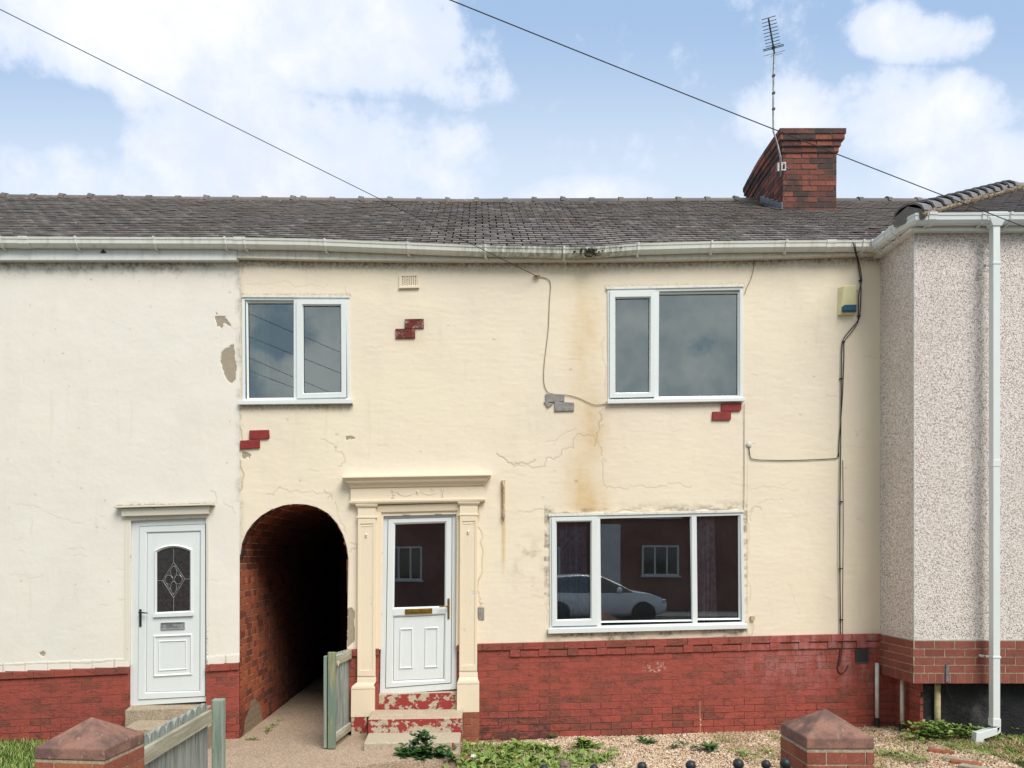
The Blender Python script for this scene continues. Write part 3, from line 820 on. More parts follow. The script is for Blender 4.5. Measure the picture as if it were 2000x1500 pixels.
def soft(U, V, u, v, ru, rv): return np.exp(-((U - u) / ru) ** 2 - ((V - v) / rv) ** 2)

ARCH = [(468, 1520), (468, 1300), (468, 1180), (468.5, 1090), (473, 1060), (481, 1040), (494, 1022), (510, 1007), (530, 995), (553, 987), (576, 984), (600, 985.5),
        (622, 992), (641, 1003), (658, 1022), (670, 1045), (677.5, 1070), (680, 1092), (679, 1180), (677.5, 1275), (677, 1520)]
WUL = [(473, 581), (682, 582), (684, 783), (474, 785)]
WUR = [(1186, 564), (1450, 559), (1450, 780), (1187, 785)]
WLR = [(1073, 1008), (1451, 999), (1454, 1220), (1074, 1230)]
DC = [(747, 1006), (893, 1002), (892, 1347), (741, 1359)]
DL = [(254, 1015), (405, 1009), (406, 1371), (251, 1380)]
def shrink(q, a):
    cx_ = sum(p[0] for p in q) / 4; cy_ = sum(p[1] for p in q) / 4
    return [(u + (a if u < cx_ else -a), v + (a if v < cy_ else -a)) for u, v in q]

def feats_c(U, V, att, Y):
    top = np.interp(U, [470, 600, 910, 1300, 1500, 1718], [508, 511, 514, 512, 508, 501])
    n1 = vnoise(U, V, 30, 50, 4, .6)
    att['grime_shade'] += sstep(30, 0, V - top) * (.2 + .75 * n1) * sstep(.2, .5, vnoise(U, V, 120, 77, 2) + .15)
    att['grime_shade'] += sstep(14, 2, V - top) * .5  # even band of eaves shade painted in below the fascia
    # long ochre run-off below the leaking gutter joint
    cx_ = 1140 + (vnoise(V * 0 + 1, V, 90, 21, 2) - .5) * 26
    st = np.exp(-((U - cx_) / 30) ** 2) * sstep(540, 660, V) * (.45 + .45 * sstep(700, 1000, V)) * .8
    st += soft(U, V, 1150, 980, 42, 34) * .6 + soft(U, V, 1165, 830, 22, 60) * .5 + soft(U, V, 1140, 620, 34, 120) * .35
    att['stain'] += st * sstep(1004, 996, V) * (.55 + .7 * vnoise(U, V * .35, 16, 22, 3))
    att['stain'] += soft(U, V, 1190, 870, 60, 90) * .12
    att['stain'] += np.exp(-((U - 983) / 3.2) ** 2) * sstep(1014, 1020, V) * sstep(1150, 1030, V) * 1.6     # rust under the bracket
    att['stain'] += soft(U, V, 802, 665, 30, 12) * .3
    # dirt round openings, and plain darker bands just below the sills
    att['grime_shade'] += sstep(20, 0, V - 790) * (V > 788) * ((U > 470) & (U < 690)) * (.5 + .5 * n1)
    att['grime_shade'] += sstep(12, 0, V - 787) * (V > 783) * ((U > 1190) & (U < 1440)) * .4
    att['grime_shade'] += sstep(26, 0, np.interp(U, [1073, 1451], [1006, 997]) - V) * (U > 1062) * (U < 1460) * sstep(.35, .7, vnoise(U, V * 3, 26, 61, 4)) * .9
    att['grime_shade'] += sstep(10, 0, V - np.interp(U, [1071, 1457], [1238, 1227])) * (V > np.interp(U, [1071, 1457], [1236, 1225])) * ((U > 1068) & (U < 1460)) * .5
    att['grime_shade'] += soft(U, V, 800, 640, 34, 26) * .22 + soft(U, V, 1030, 1100, 40, 45) * sstep(.5, .75, vnoise(U, V, 18, 15, 4)) * .5
    att['grime_shade'] += sstep(12, 0, U - 468) * sstep(.3, .8, vnoise(U, V, 20, 5, 4)) * .55
    att['grime_shade'] += (np.abs(U - 1459) < 1.3) * (V > 860) * (V < 1200) * .35 + (np.abs(U - 1452) < 1.4) * (V > 790) * (V < 1000) * .5
    att['grime_shade'] += sstep(9, 0, np.abs(V - np.interp(U, [1184, 1450], [561, 556]))) * ((U > 1180) & (U < 1455)) * .45
    att['grime_shade'] += sstep(7, 0, np.abs(V - 577)) * ((U > 470) & (U < 686)) * .6
    for k in range(46):
        a = random.Random(k * 3 + 1); u_, v_ = a.uniform(480, 1700), a.uniform(530, 1230)
        att['grime_shade'] += soft(U, V, u_, v_, a.uniform(1.2, 3.5), a.uniform(1., 2.5)) * a.uniform(.3, .8)
    C = [([(970, 886), (985, 896), (1000, 908), (1012, 906), (1045, 898)], 1.5, .8), ([(1002, 912), (1065, 911), (1066, 896), (1092, 894), (1098, 878), (1120, 876), (1124, 853), (1135, 848), (1160, 852), (1163, 862)], 1.1, .65),
         ([(1180, 792), (1170, 806), (1172, 822), (1165, 850), (1160, 872)], 1.4, .85), ([(1168, 862), (1176, 880), (1175, 890)], 1.1, .6), ([(1180, 895), (1183, 950), (1186, 952)], 1.1, .55),
         ([(1066, 864), (1084, 862), (1098, 850), (1124, 838)], 1.1, .45), ([(1184, 955), (1230, 951), (1290, 950), (1350, 950)], 1.1, .5), ([(1075, 1001), (1040, 1000), (1010, 999)], 1.2, .5),
         ([(1460, 1002), (1468, 994), (1487, 996)], 1.4, .7), ([(1472, 996), (1467, 1018)], 1.1, .6), ([(1480, 985), (1500, 976), (1530, 978)], 1.0, .4), ([(1425, 944), (1450, 948), (1500, 952), (1560, 956)], 1., .35),
         ([(628, 858), (650, 868), (656, 882), (672, 888), (674, 902), (662, 912)], 1.2, .55), ([(520, 966), (560, 956), (600, 962), (640, 962), (648, 976)], 1.1, .5), ([(655, 980), (662, 1010), (676, 1040)], 1.1, .45),
         ([(633, 958), (648, 966), (640, 974)], 1.3, .6), ([(684, 1060), (698, 1070), (684, 1078)], 1.4, .6), ([(469, 500), (469, 620), (470, 700)], 1.1, .5), ([(469, 800), (467, 870), (469, 910), (468, 960)], 1.6, .8),
         ([(1540, 1140), (1560, 1200)], 1., .2), ([(480, 555), (540, 552), (600, 558), (640, 556)], 1., .3), ([(674, 560), (675, 580)], 1., .4),
         ([(1180, 660), (1184, 780)], 1.6, .35), ([(936, 985), (938, 1060), (935, 1160), (934, 1200)], 1.4, .8), ([(1064, 1010), (1066, 1120), (1064, 1180), (1070, 1236)], 1.2, .45),
         ([(1458, 1000), (1458, 1100), (1461, 1180)], 1.1, .4), ([(1072, 1006), (1200, 1002), (1330, 998), (1450, 996)], 1.6, .8), ([(1560, 876), (1700, 872)], .9, .15)]
    for i, (p, w_, s_) in enumerate(C): crack(att, U, V, p, w_, s_, i * 7 + 3)
    for k in range(34):                         # hairline curls in the old paint
        a = random.Random(900 + k); u_, v_ = a.uniform(490, 1690), a.uniform(640, 1220); L = a.uniform(6, 26)
        crack(att, U, V, [(u_, v_), (u_ + L / 2, v_ + a.uniform(-4, 4)), (u_ + L, v_ + a.uniform(-3, 5))], .9, a.uniform(.2, .5), 500 + k, 3)
    patch(att, U, V, [(675, 853), (682, 851), (694, 854), (693, 858), (676, 859)], 4, rag=1.2)
    patch(att, U, V, [(473, 883), (481, 882), (489, 887), (488, 897), (484, 891), (478, 896), (473, 894)], 6, rag=1.5)
    patch(att, U, V, [(678, 1192), (686, 1186), (694, 1196), (691, 1215), (694, 1240), (690, 1256), (679, 1264)], 8, rag=2)
    patch(att, U, V, [(933, 1186), (945, 1187), (945, 1211), (934, 1210)], 9, rag=.6)
    # thin raised lines of old pointing showing through the render
    Y += (vnoise(U * .25, V, 5, 31, 2) - .5) * .0016
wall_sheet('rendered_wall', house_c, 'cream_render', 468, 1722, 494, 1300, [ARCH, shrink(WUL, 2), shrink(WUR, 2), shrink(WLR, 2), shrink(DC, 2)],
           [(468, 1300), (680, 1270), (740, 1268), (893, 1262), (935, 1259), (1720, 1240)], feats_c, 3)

def feats_l(U, V, att, Y):
    n1 = vnoise(U, V, 30, 150, 4, .6)
    att['grime_shade'] += sstep(38, 0, V - 514) * (.15 + .85 * sstep(.35, .7, vnoise(U, V, 16, 99, 4))) * .9 + sstep(12, 0, V - 514) * .5  # dirt speckles, plus a smooth line of painted shade under the fascia
    att['grime_shade'] += sstep(12, 0, 468 - U) * (V < 980) * sstep(.3, .8, vnoise(U, V, 22, 8, 4)) * .6
    att['grime_shade'] += (np.abs(U - 247.5) < 3.5) * (V > 1000) * (V < 1290) * .35
    att['grime_shade'] += sstep(14, 0, 990 - V) * (V < 990) * ((U > 230) & (U < 420)) * sstep(.35, .7, n1) * .9
    for k in range(60):
        a = random.Random(k * 5 + 2); u_, v_ = a.uniform(-60, 460), a.uniform(530, 1280)
        att['grime_shade'] += soft(U, V, u_, v_, a.uniform(1., 2.4), a.uniform(.8, 1.8)) * a.uniform(.4, .9)
    C = [([(30, 985), (80, 992), (110, 1010), (150, 1022), (180, 1018)], 1., .28), ([(20, 1124), (50, 1126), (85, 1124)], 1., .25), ([(60, 1045), (62, 1010)], 1., .3), ([(466, 640), (440, 640)], 1., .3),
         ([(0, 1300), (60, 1297), (150, 1296), (230, 1290), (250, 1288)], 1.4, .7), ([(412, 960), (425, 985)], 1.2, .5), ([(436, 980), (460, 1003)], 1.2, .4), ([(350, 1190), (380, 1188)], 1, .2)]
    for i, (p, w_, s_) in enumerate(C): crack(att, U, V, p, w_, s_, i * 9 + 300, 1.2 if i == 4 else 5)
    for k in range(16):
        a = random.Random(1300 + k); u_, v_ = a.uniform(-50, 440), a.uniform(950, 1270); L = a.uniform(6, 30)
        crack(att, U, V, [(u_, v_), (u_ + L / 2, v_ + a.uniform(-3, 3)), (u_ + L, v_ + a.uniform(-3, 3))], .9, a.uniform(.2, .45), 700 + k, 3)
    patch(att, U, V, [(420, 619), (440, 618), (446, 630), (452, 637), (444, 636), (438, 632), (432, 642), (423, 638)], 14, rag=2.5)
    patch(att, U, V, [(448, 676), (456, 671), (457, 684), (458, 700), (462, 716), (460, 740), (452, 749), (443, 743), (436, 728), (430, 704), (432, 688), (440, 682)], 16, rag=2.5)
    patch(att, U, V, [(76, 1276), (84, 1271), (89, 1275), (86, 1281), (78, 1281)], 17, rag=2)
    patch(att, U, V, [(422, 611), (424, 610), (425, 614), (422, 614)], 18, rag=.5)
    # white painted row of bricks at the foot of the render
    bt = np.interp(U, [0, 250, 403, 468], [1310, 1300, 1296, 1292]); k = (V > bt - 14)
    Y -= k * .004
    for j in range(-2, 18):
        uu = 6 + j * 43.5; att['crack'] = np.maximum(att['crack'], k * (np.abs(U - uu) < 1.1) * .6)
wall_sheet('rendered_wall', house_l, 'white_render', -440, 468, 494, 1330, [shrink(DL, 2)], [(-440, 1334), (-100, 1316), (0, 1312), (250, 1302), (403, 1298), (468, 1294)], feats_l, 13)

# ------------------------------------------------------------------ painted brick plinths
def plinth(parent, u0, u1, vtop, seed, rows, band=None, dent=False):
    x0, x1 = X0(u0), X0(u1); zt = lambda x: float(np.interp(x, [X0(a) for a, b in vtop], [Z0(b) for a, b in vtop]))
    mb = MB(); Lh = x1 - x0; bh = .0775
    mp = lambda s_, t_, o: (x0 + s_, -.012 - o, zt(x0 + s_) - (rows * bh - t_))
    lo_ = 7 if dent else 4
    bricks(mb, mp, Lh, lo_, bh, .232, .0065, .0028, .03, seed, jit=.0016)
    bricks(mb, lambda s_, t_, o: mp(s_, t_ + lo_ * bh, o), Lh, rows - lo_, bh, .232, .0035, .0008, .03, seed + 3, jit=.0012, r0=lo_)
    mb.cur = 1
    for i in range(12):
        a, b = lerp(x0, x1, i / 12), lerp(x0, x1, (i + 1) / 12)
        mb.add([(a, -.012, zt(a) - rows * bh), (b, -.012, zt(b) - rows * bh), (b, -.012, zt(b)), (a, -.012, zt(a)), (b, .2, zt(b)), (a, .2, zt(a))], [(0, 1, 2, 3), (3, 2, 4, 5)])
    # side returns
    for a, sgn in ((x0, -1), (x1, 1)):
        mb.add([(a, -.012, zt(a) - rows * bh), (a, .25, zt(a) - rows * bh), (a, .25, zt(a)), (a, -.012, zt(a))], [(0, 1, 2, 3)])
    mb.cur = 0
    mp2 = lambda s_, t_, o: (x0 + s_, -.034 - o, zt(x0 + s_) - bh + t_)
    bricks(mb, mp2, Lh, 1, bh, .232, .003, .001, .022, seed + 1, jit=.001, s0=.05)
    if dent:
        rs = random.Random(seed + 5); x = .04; mb2 = mb
        while x < Lh - .1:
            mb.rv = rs.random(); wd = .112
            if x > .25:
                z1 = zt(x0 + x) - bh - .001; z2 = zt(x0 + x + wd) - bh - .001
                P = [(x0 + x, -.0345, z1 - bh), (x0 + x + wd, -.0345, z2 - bh), (x0 + x + wd, -.0345, z2), (x0 + x, -.0345, z1)]
                Q = [(a, -.011, c) for a, b, c in P]; mb.add(P + Q, [(0, 1, 2, 3), (0, 4, 5, 1), (1, 5, 6, 2), (2, 6, 7, 3), (3, 7, 4, 0)])
                z1b = z1 - .016
                P = [(x0 + x + wd + .003, -.028, z2 - bh), (x0 + x + .323, -.028, z2 - bh), (x0 + x + .323, -.028, z2 - .012), (x0 + x + wd + .003, -.028, z2 - .012)]
                Q = [(a, -.011, c) for a, b, c in P]; mb.rv = rs.random(); mb.add(P + Q, [(0, 1, 2, 3), (0, 4, 5, 1), (1, 5, 6, 2), (2, 6, 7, 3), (3, 7, 4, 0)])
            x += .326
    return obj('painted_plinth', mb, ['red_masonry_paint', 'red_painted_joint'], parent, bevel=.0015, seg=1)
plinth(house_c, 933, 1752, [(933, 1257), (1100, 1253), (1450, 1243), (1600, 1239), (1721, 1237), (1752, 1237)], 5, 16, dent=True)
plinth(house_l, -420, 252, [(-420, 1330), (0, 1313), (252, 1302)], 6, 12)
plinth(house_l, 403, 468, [(403, 1298), (468, 1294)], 7, 12)
plinth(house_c, 680, 740.5, [(680, 1268), (741, 1266)], 8, 12)
plinth(house_c, 893, 905, [(893, 1259), (905, 1258)], 9, 12)

# ------------------------------------------------------------------ passage
mb = MB(); AR = ARCH[:]; n = len(AR)
segs = [0.0, .12, .4, .8, 1.4, 2.2, 3.4, 5.0, 6.3]
for (u, v), j in [(a, k) for k, a in enumerate(AR)]: pass
P = []
for y in segs:
    for (u, v) in AR: P.append((X0(u) + (0.004 if y < .01 else 0), y - .004 if y < .01 else y, max(Z0(v), -.06)))
fs = []
for i in range(len(segs) - 1):
    for k in range(n - 1): a = i * n + k; fs.append((a, a + 1, a + n + 1, a + n))
fs.append(tuple(range((len(segs) - 1) * n, len(segs) * n)))
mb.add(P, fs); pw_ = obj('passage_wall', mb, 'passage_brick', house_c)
# rough arris of the arch where the render stops
mb = MB(); rs = random.Random(5); pts = []
for k in range(3, 18):
    a, b = AR[k], AR[k + 1]
    for q in range(4): pts.append((lerp(a[0], b[0], q / 4), lerp(a[1], b[1], q / 4)))
for a, b in zip(pts[:-1], pts[1:]):
    j = rs.uniform(0, 1.6); cx_, cy_ = 574, 1090
    ina = (a[0] + (cx_ - a[0]) * .02 * j, a[1] + (cy_ - a[1]) * .018 * j)
    inb = (b[0] + (cx_ - b[0]) * .02 * j, b[1] + (cy_ - b[1]) * .018 * j)
    mb.rv = rs.random(); mb.pp([a, b, inb, ina], .004, .10)
obj('arch_bricks', mb, 'chimney_brick', house_c)
# red quoin bricks on the left jamb of the passage
mb = MB()
mp = lambda s_, t_, o: (X0(468) + o * .3 + .004, s_ + .016, -.05 + t_)
bricks(mb, mp, 2.2, 25, .0775, .229, .011, .004, .02, 44, bond='english', jit=.003); mb.cur = 1; mb.add([(X0(468) + .001, .012, -.06), (X0(468) + .001, 2.2, -.06), (X0(468) + .001, 2.2, 1.885), (X0(468) + .001, .012, 1.885)], [(0, 1, 2, 3)])
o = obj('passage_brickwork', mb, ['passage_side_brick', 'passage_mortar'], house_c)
sheet('passage_floor', X0(466), X0(682), -.005, 6.4, 8, 20, lambda x, y: -.011 + nz2(x, y, .35, 8) * .012, 'aggregate_path')

# ------------------------------------------------------------------ windows
def glaze(parent, q, y=.022, m='window_glass'):
    mb = MB(); mb.add([F(u, v, y) for u, v in q], [(0, 3, 2, 1)]); return obj('pane', mb, m, parent)
def grow(q, a): return shrink(q, -a)
def window(parent, outer, panes, openers, bars, sill, label, header=None):
    ctr = [sum(p[i] for p in outer) / 4 for i in (0, 1)]
    wmb = MB(); inn = shrink(outer, 5.5)
    wmb.ring(outer, inn, -.014, -.012, .07)
    for b in bars: wmb.pp(b, -.0115, .06)
    wf = obj('window', wmb, 'white_plastic', parent, bevel=.003, label=label)
    for q in panes:                         # fixed lights: bead round the glass
        mb = MB(); mb.ring(grow(q, 3.2), q, -.009, .012, .03); mb.ring(q, shrink(q, .9), .0125, .0135, .03)
        mb.mi[-12:] = [1] * 12
        obj('glazing_bead', mb, ['white_plastic', 'gasket'], wf)
        glaze(wf, q)
    for so_, gq in openers:
        mb = MB(); mb.ring(so_, grow(gq, 2.2), -.030, -.030, .02); mb.ring(grow(gq, 2.2), gq, -.030, -.006, .03); mb.ring(gq, shrink(gq, .9), -.005, -.004, .03)
        mb.mi[-12:] = [1] * 12
        obj('sash', mb, ['white_plastic', 'gasket'], wf, bevel=.002)
        glaze(wf, gq, .005)
    if sill:
        (a, b, c, d_) = sill; mb = MB()
        P = [F(*a, -.012), F(*b, -.012), F(*b, -.055), F(*a, -.055), F(*d_, -.006), F(*c, -.006), F(*c, -.055), F(*d_, -.055)]
        mb.hexa([P[7], P[6], P[5], P[4], (P[3][0], P[3][1], P[3][2] - .008), (P[2][0], P[2][1], P[2][2] - .008), P[1], P[0]])
        obj('sill', mb, 'white_plastic', wf, bevel=.004)
    if header:
        mb = MB(); mb.pp(header, -.026, .02); obj('drip_strip', mb, 'aged_plastic', wf, bevel=.002)
    return wf
window(house_c, [(473, 581), (682, 582), (684, 783), (474, 785)],
       [[(484, 592), (574, 592), (574, 776), (486, 777)]],
       [([(580, 588), (677, 588), (677, 777), (581, 779)], [(593, 598), (665, 598), (666, 766), (594, 768)])],
       [[(574, 585), (582, 585), (582, 780), (574, 780)]],
       [(467, 783), (690, 780), (690, 789.5), (467, 792)], 'smaller two-light upper window, left', [(473, 578), (683, 579), (683, 583), (473, 582)])
window(house_c, [(1186, 566), (1450, 561), (1450, 780), (1187, 785)],
       [[(1287, 575), (1441, 573), (1441, 772), (1286, 774)]],
       [([(1190, 570), (1279, 569), (1278, 776), (1190, 778)], [(1202, 584), (1268, 583), (1267, 766), (1202, 767)])],
       [[(1277, 568), (1287, 568), (1286, 779), (1277, 779)]],
       [(1185, 781.5), (1452, 777), (1452, 785), (1185, 790)], 'large upper window with narrow opening light', [(1184, 562), (1452, 557), (1452, 561.5), (1184, 566.5)])
window(house_c, [(1073, 1010), (1451, 1001), (1454, 1220), (1074, 1230)],
       [[(1172, 1010), (1348, 1006), (1351, 1210), (1174, 1213)], [(1361, 1006), (1442, 1004), (1443, 1207), (1363, 1208)]],
       [([(1077, 1011.5), (1167, 1009.5), (1167, 1221), (1078, 1223)], [(1087, 1020), (1153, 1019), (1153, 1208), (1088, 1210)])],
       [[(1164, 1010), (1172, 1010), (1174, 1222), (1165, 1222)], [(1350, 1005), (1360, 1005), (1362, 1219), (1352, 1219)]],
       [(1070, 1226), (1457, 1216.5), (1457, 1227), (1070, 1237)], 'wide three-light ground-floor window', [(1071, 1004), (1452, 996), (1452, 1001), (1071, 1009)])

def room(parent, u0, u1, v0, v1, dep, m='room_plaster'):
    mb = MB(); x0, x1, z0, z1 = X0(u0), X0(u1), Z0(v1), Z0(v0); y0, y1 = .085, dep
    mb.add([(x0, y0, z0), (x1, y0, z0), (x1, y1, z0), (x0, y1, z0), (x0, y0, z1), (x1, y0, z1), (x1, y1, z1), (x0, y1, z1)],
           [(0, 1, 2, 3), (4, 7, 6, 5), (3, 2, 6, 7), (0, 3, 7, 4), (1, 5, 6, 2)])
    # plaster return round the opening hides the void between wall and room
    obj('room_lining', mb, m, parent)
room(house_c, 400, 760, 540, 900, 3.2); room(house_c, 1120, 1530, 540, 900, 3.2); room(house_c, 1010, 1530, 960, 1440, 3.4)
room(house_c, 735, 900, 985, 1400, 3.0)

def curtain(u0, u1, v0, v1, m, label, y=.125, folds=7, amp=.022):
    mb = MB(); n = folds * 8; vs = []; x0, x1 = X0(u0), X0(u1)
    for i in range(n + 1):
        x = lerp(x0, x1, i / n); a = amp * math.sin(i / 8 * 6.283) + .008 * math.sin(i * 1.7)
        for k in range(5): vs.append((x + .01 * math.sin(k + i * .3), y + a * (1 + k * .15), lerp(Z0(v0), Z0(v1), k / 4)))
    fs = [(i * 5 + k, i * 5 + k + 1, (i + 1) * 5 + k + 1, (i + 1) * 5 + k) for i in range(n) for k in range(4)]
    mb.add(vs, fs); o = obj('curtain', mb, m, loc=(x0, y, Z0(v1)), smooth=True)
    md = o.modifiers.new('thick', 'SOLIDIFY'); md.thickness = .003
    return tag(o, label, 'curtain', 'curtains hanging inside the front windows')
curtain(484, 522, 588, 780, 'net_cloth', 'pale green net curtain at the left edge of the smaller upper window', .12, 4)
curtain(1078, 1150, 1000, 1222, 'blue_cloth', 'dark blue curtain gathered behind the opening light at the left of the wide window')
curtain(1352, 1404, 1000, 1222, 'purple_cloth', 'dull purple curtain in soft folds behind the right light of the wide window')

# ------------------------------------------------------------------ doors
def door_handle(parent, m, u, v0, v1, ul, vl, y=-.03, w=2.4):
    h = MB(); h.pp([(u - w, v0), (u + w, v0), (u + w, v1), (u - w, v1)], y - .012, y)
    hp = obj('handle', h, m, parent, bevel=.004)
    l = MB(); l.tube([F(u, vl, y - .01), F(u, vl, y - .045), F(lerp(u, ul, .5), vl + .3, y - .05), F(ul, vl + 1.2, y - .046)], [.009, .009, .008, .006], 8)
    obj('lever', l, m, hp, smooth=True)
    return hp
def raised(mb, q, w=2.2, y0=-.001, dy=-.011):       # thin raised moulding round a panel
    mb.ring(q, shrink(q, w), y0 + dy * .2, y0 + dy, y0 + .004); mb.ring(shrink(q, w), shrink(q, w * 2), y0 + dy, y0 + dy * .1, y0 + .004)
# centre door
mb = MB(); fo = [(747, 1006), (893, 1002), (892, 1347), (741, 1359)]; fi = [(757, 1013), (883, 1009.5), (881, 1335), (752, 1345)]
mb.ring(fo, fi, .035, .035, .11)
dc = obj('door', mb, 'white_plastic', house_c, bevel=.003)
gq = [(771, 1024), (869, 1021), (868, 1184), (769, 1187)]; pq = [(768, 1206), (868, 1201), (866, 1327), (767, 1331)]
mb = MB()
fi2 = shrink(fi, .8); mb.ring(fi2, grow(gq, 2.5)[:2] + [(870.5, 1337), (766, 1340)], .028, .028, .09)
mb = MB(); yl = .027
lo = [(fi2[0][0], fi2[0][1]), (fi2[1][0], fi2[1][1]), (fi2[2][0], fi2[2][1]), (fi2[3][0], fi2[3][1])]
mb.pp([lo[0], lo[1], (872, 1018), (768, 1021)], yl, .09)
mb.pp([lo[0], (768, 1021), (765, 1334), lo[3]], yl, .09)
mb.pp([(872, 1018), lo[1], lo[2], (869, 1330)], yl, .09)
mb.pp([(765, 1334), (869, 1330), lo[2], lo[3]], yl, .09)
mb.pp([(766.5, 1190), (871, 1187), (870, 1198.5), (766, 1203)], yl, .09)
obj('sash', mb, 'white_plastic', dc, bevel=.002)
mb = MB(); mb.ring(grow(gq, 3), gq, yl + .001, .045, .06); mb.ring(grow(pq, 3), pq, yl + .001, .043, .06); obj('glazing_bead', mb, 'white_plastic', dc, bevel=.001)
mb = MB(); mb.ring(pq, shrink(pq, .8), .0435, .0435, .06); mb.ring(gq, shrink(gq, .8), .0455, .0455, .06); mb.ring(fi, fi2, .03, .03, .08); obj('seal', mb, 'shadow_gap', dc)
glaze(dc, gq, .05)
mb = MB(); mb.pp(pq, .044, .08)
for q in ([(780, 1228), (806, 1227), (806, 1307), (778, 1308)], [(829, 1226), (856, 1225), (855, 1305), (828, 1306)]): raised(mb, q, 1.9, .044, -.014)
obj('lower_panel', mb, 'white_plastic', dc, bevel=.001)
mb = MB(); mb.pp([(791, 1190), (844, 1188), (844, 1197.5), (791, 1200)], .012, .03); mb.pp([(794, 1192), (841, 1190.2), (841, 1195.5), (794, 1197.5)], .008, .013); obj('letterbox', mb, 'brass', dc, bevel=.002)
door_handle(dc, 'brass', 876, 1169, 1209, 858, 1184, yl, 2.0)
# left door
mb = MB(); fo = [(254, 1015), (405, 1009), (406, 1371), (251, 1380)]; fi = [(270, 1028), (400, 1023), (400, 1361), (267, 1368)]
mb.ring(fo, fi, .035, .033, .11); dl = obj('door', mb, 'white_plastic', house_l, bevel=.003)
fi2 = shrink(fi, .8); inn = [(285, 1041), (389, 1038), (388, 1350), (283, 1353)]
mb = MB(); mb.ring(fi2, grow(inn, 2), .022, .022, .09); obj('sash', mb, 'white_plastic', dl, bevel=.002)
mb = MB(); mb.ring(grow(inn, 2), inn, .022, .034, .06); obj('bead', mb, 'white_plastic', dl, bevel=.001)
mb = MB(); mb.ring(fi, fi2, .03, .03, .08); mb.ring(inn, shrink(inn, .6), .0345, .0345, .06); obj('seal', mb, 'shadow_gap', dl)
mb = MB(); mb.pp(inn, .035, .08)
raised(mb, [(297, 1241), (374, 1238), (374, 1320), (297, 1324)], 2.6, .035, -.016); raised(mb, [(307, 1252), (363, 1250), (363, 1309), (307, 1312)], 1.6, .035, -.01)
arch = [(304.5, 1196), (304.5, 1079)] + [(lerp(304.5, 369, i / 8), 1077.5 - 8 * math.sin(math.pi * i / 8) - i * .15) for i in range(1, 8)] + [(369, 1077), (369, 1193)]
ao = [(336.7 + (u - 336.7) * 1.16, 1134 + (v - 1134) * 1.085) for u, v in arch]
mb.ring(ao, [(lerp(a[0], b[0], .45), lerp(a[1], b[1], .45)) for a, b in zip(ao, arch)], .033, .012, .05); mb.ring([(lerp(a[0], b[0], .45), lerp(a[1], b[1], .45)) for a, b in zip(ao, arch)], arch, .012, .030, .05)
mb.pp([(298, 1199), (376, 1196), (376, 1203), (298, 1206)], .010, .036)
obj('door_panel', mb, 'white_plastic', dl, bevel=.001)
mb = MB(); mb.pp(arch, .0335, .0345); pn = obj('pane', mb, 'leaded_glass', dl)
mb = MB(); c0 = (337, 1132.5)
def ln(a, b, r=.0025): mb.tube([F(a[0], a[1], .031), F(b[0], b[1], .031)], r, 5)
T_, B_, L_, R_ = (337, 1098), (337, 1168), (315.5, 1134), (359, 1131)
for a, b in ((T_, (337, 1071)), (B_, (337, 1194)), (L_, (305, 1134.4)), (R_, (368.5, 1131))): ln(a, b, .0022)
obj('lead_strips', mb, 'lead_came', pn)
mb = MB()
for a, b in ((T_, L_), (L_, B_), (B_, R_), (R_, T_)):
    ln(a, b, .0036); ln((lerp(a[0], c0[0], .16), lerp(a[1], c0[1], .16)), (lerp(b[0], c0[0], .16), lerp(b[1], c0[1], .16)), .0022)
for du, dv_ in ((-9, 0), (9, -.6), (0, -15), (0, 15)):
    ru_, rv_ = (8, 9) if dv_ == 0 or abs(dv_) < 1 else (6, 12)
    pts = [F(c0[0] + du + ru_ * math.cos(a * .5236), c0[1] + dv_ + rv_ * math.sin(a * .5236), .030) for a in range(13)]
    mb.tube(pts, .0032, 5, cap=False)
obj('bevelled_diamond', mb, 'bevel_glass', pn)
mb = MB(); mb.ring([(312, 1216.5), (359, 1215), (359, 1229), (312, 1231)], [(315, 1219), (356, 1217.5), (356, 1226.5), (315, 1228)], .022, .024, .036); lb = obj('letterbox', mb, 'steel', dl, bevel=.002)
mb = MB(); mb.pp([(315, 1219), (356, 1217.5), (356, 1226.5), (315, 1228)], .0285, .0345); obj('flap', mb, 'galvanised', lb, bevel=.002)
door_handle(dl, 'black_plastic', 273, 1190, 1224, 290, 1196, .022, 2.3)
# concrete hood over the left door
mb = MB(); rs = random.Random(3)
mb.hexa([F(230, 993, -.10), F(421, 987.5, -.10), F(421, 988, .02), F(230, 994, .02), F(230, 989.5, -.10), F(421, 984.5, -.10), F(421, 981, .02), F(230, 985, .02)])
mb.hexa([F(241, 1009, -.05), F(410, 1004, -.05), F(410, 1004, .02), F(241, 1009, .02), F(241, 994, -.06), F(410, 989, -.06), F(410, 989, .02), F(241, 994, .02)])
for k in range(26):
    u_ = rs.uniform(236, 416); w_ = rs.uniform(3, 9); v_ = lerp(987, 982, (u_ - 230) / 190) - rs.uniform(-.5, 2)
    mb.pp([(u_, v_), (u_ + w_, v_ - rs.uniform(-1, 1)), (u_ + w_ * .8, v_ + 5), (u_, v_ + 5)], -.08 + rs.uniform(0, .05), .01)
obj('door_hood', mb, 'flaking_white', house_l, bevel=.004)
mb = MB(); mb.pp([(243, 1010), (254, 1009), (253, 1300), (242, 1302)], -.004, .04); mb.pp([(405, 1005), (408, 1005), (408, 1297), (406, 1297)], -.004, .04); mb.pp([(250, 1007), (406, 1004), (406, 1010), (252, 1016)], .0, .05)
obj('door_reveal', mb, 'flaking_white', house_l, bevel=.003)

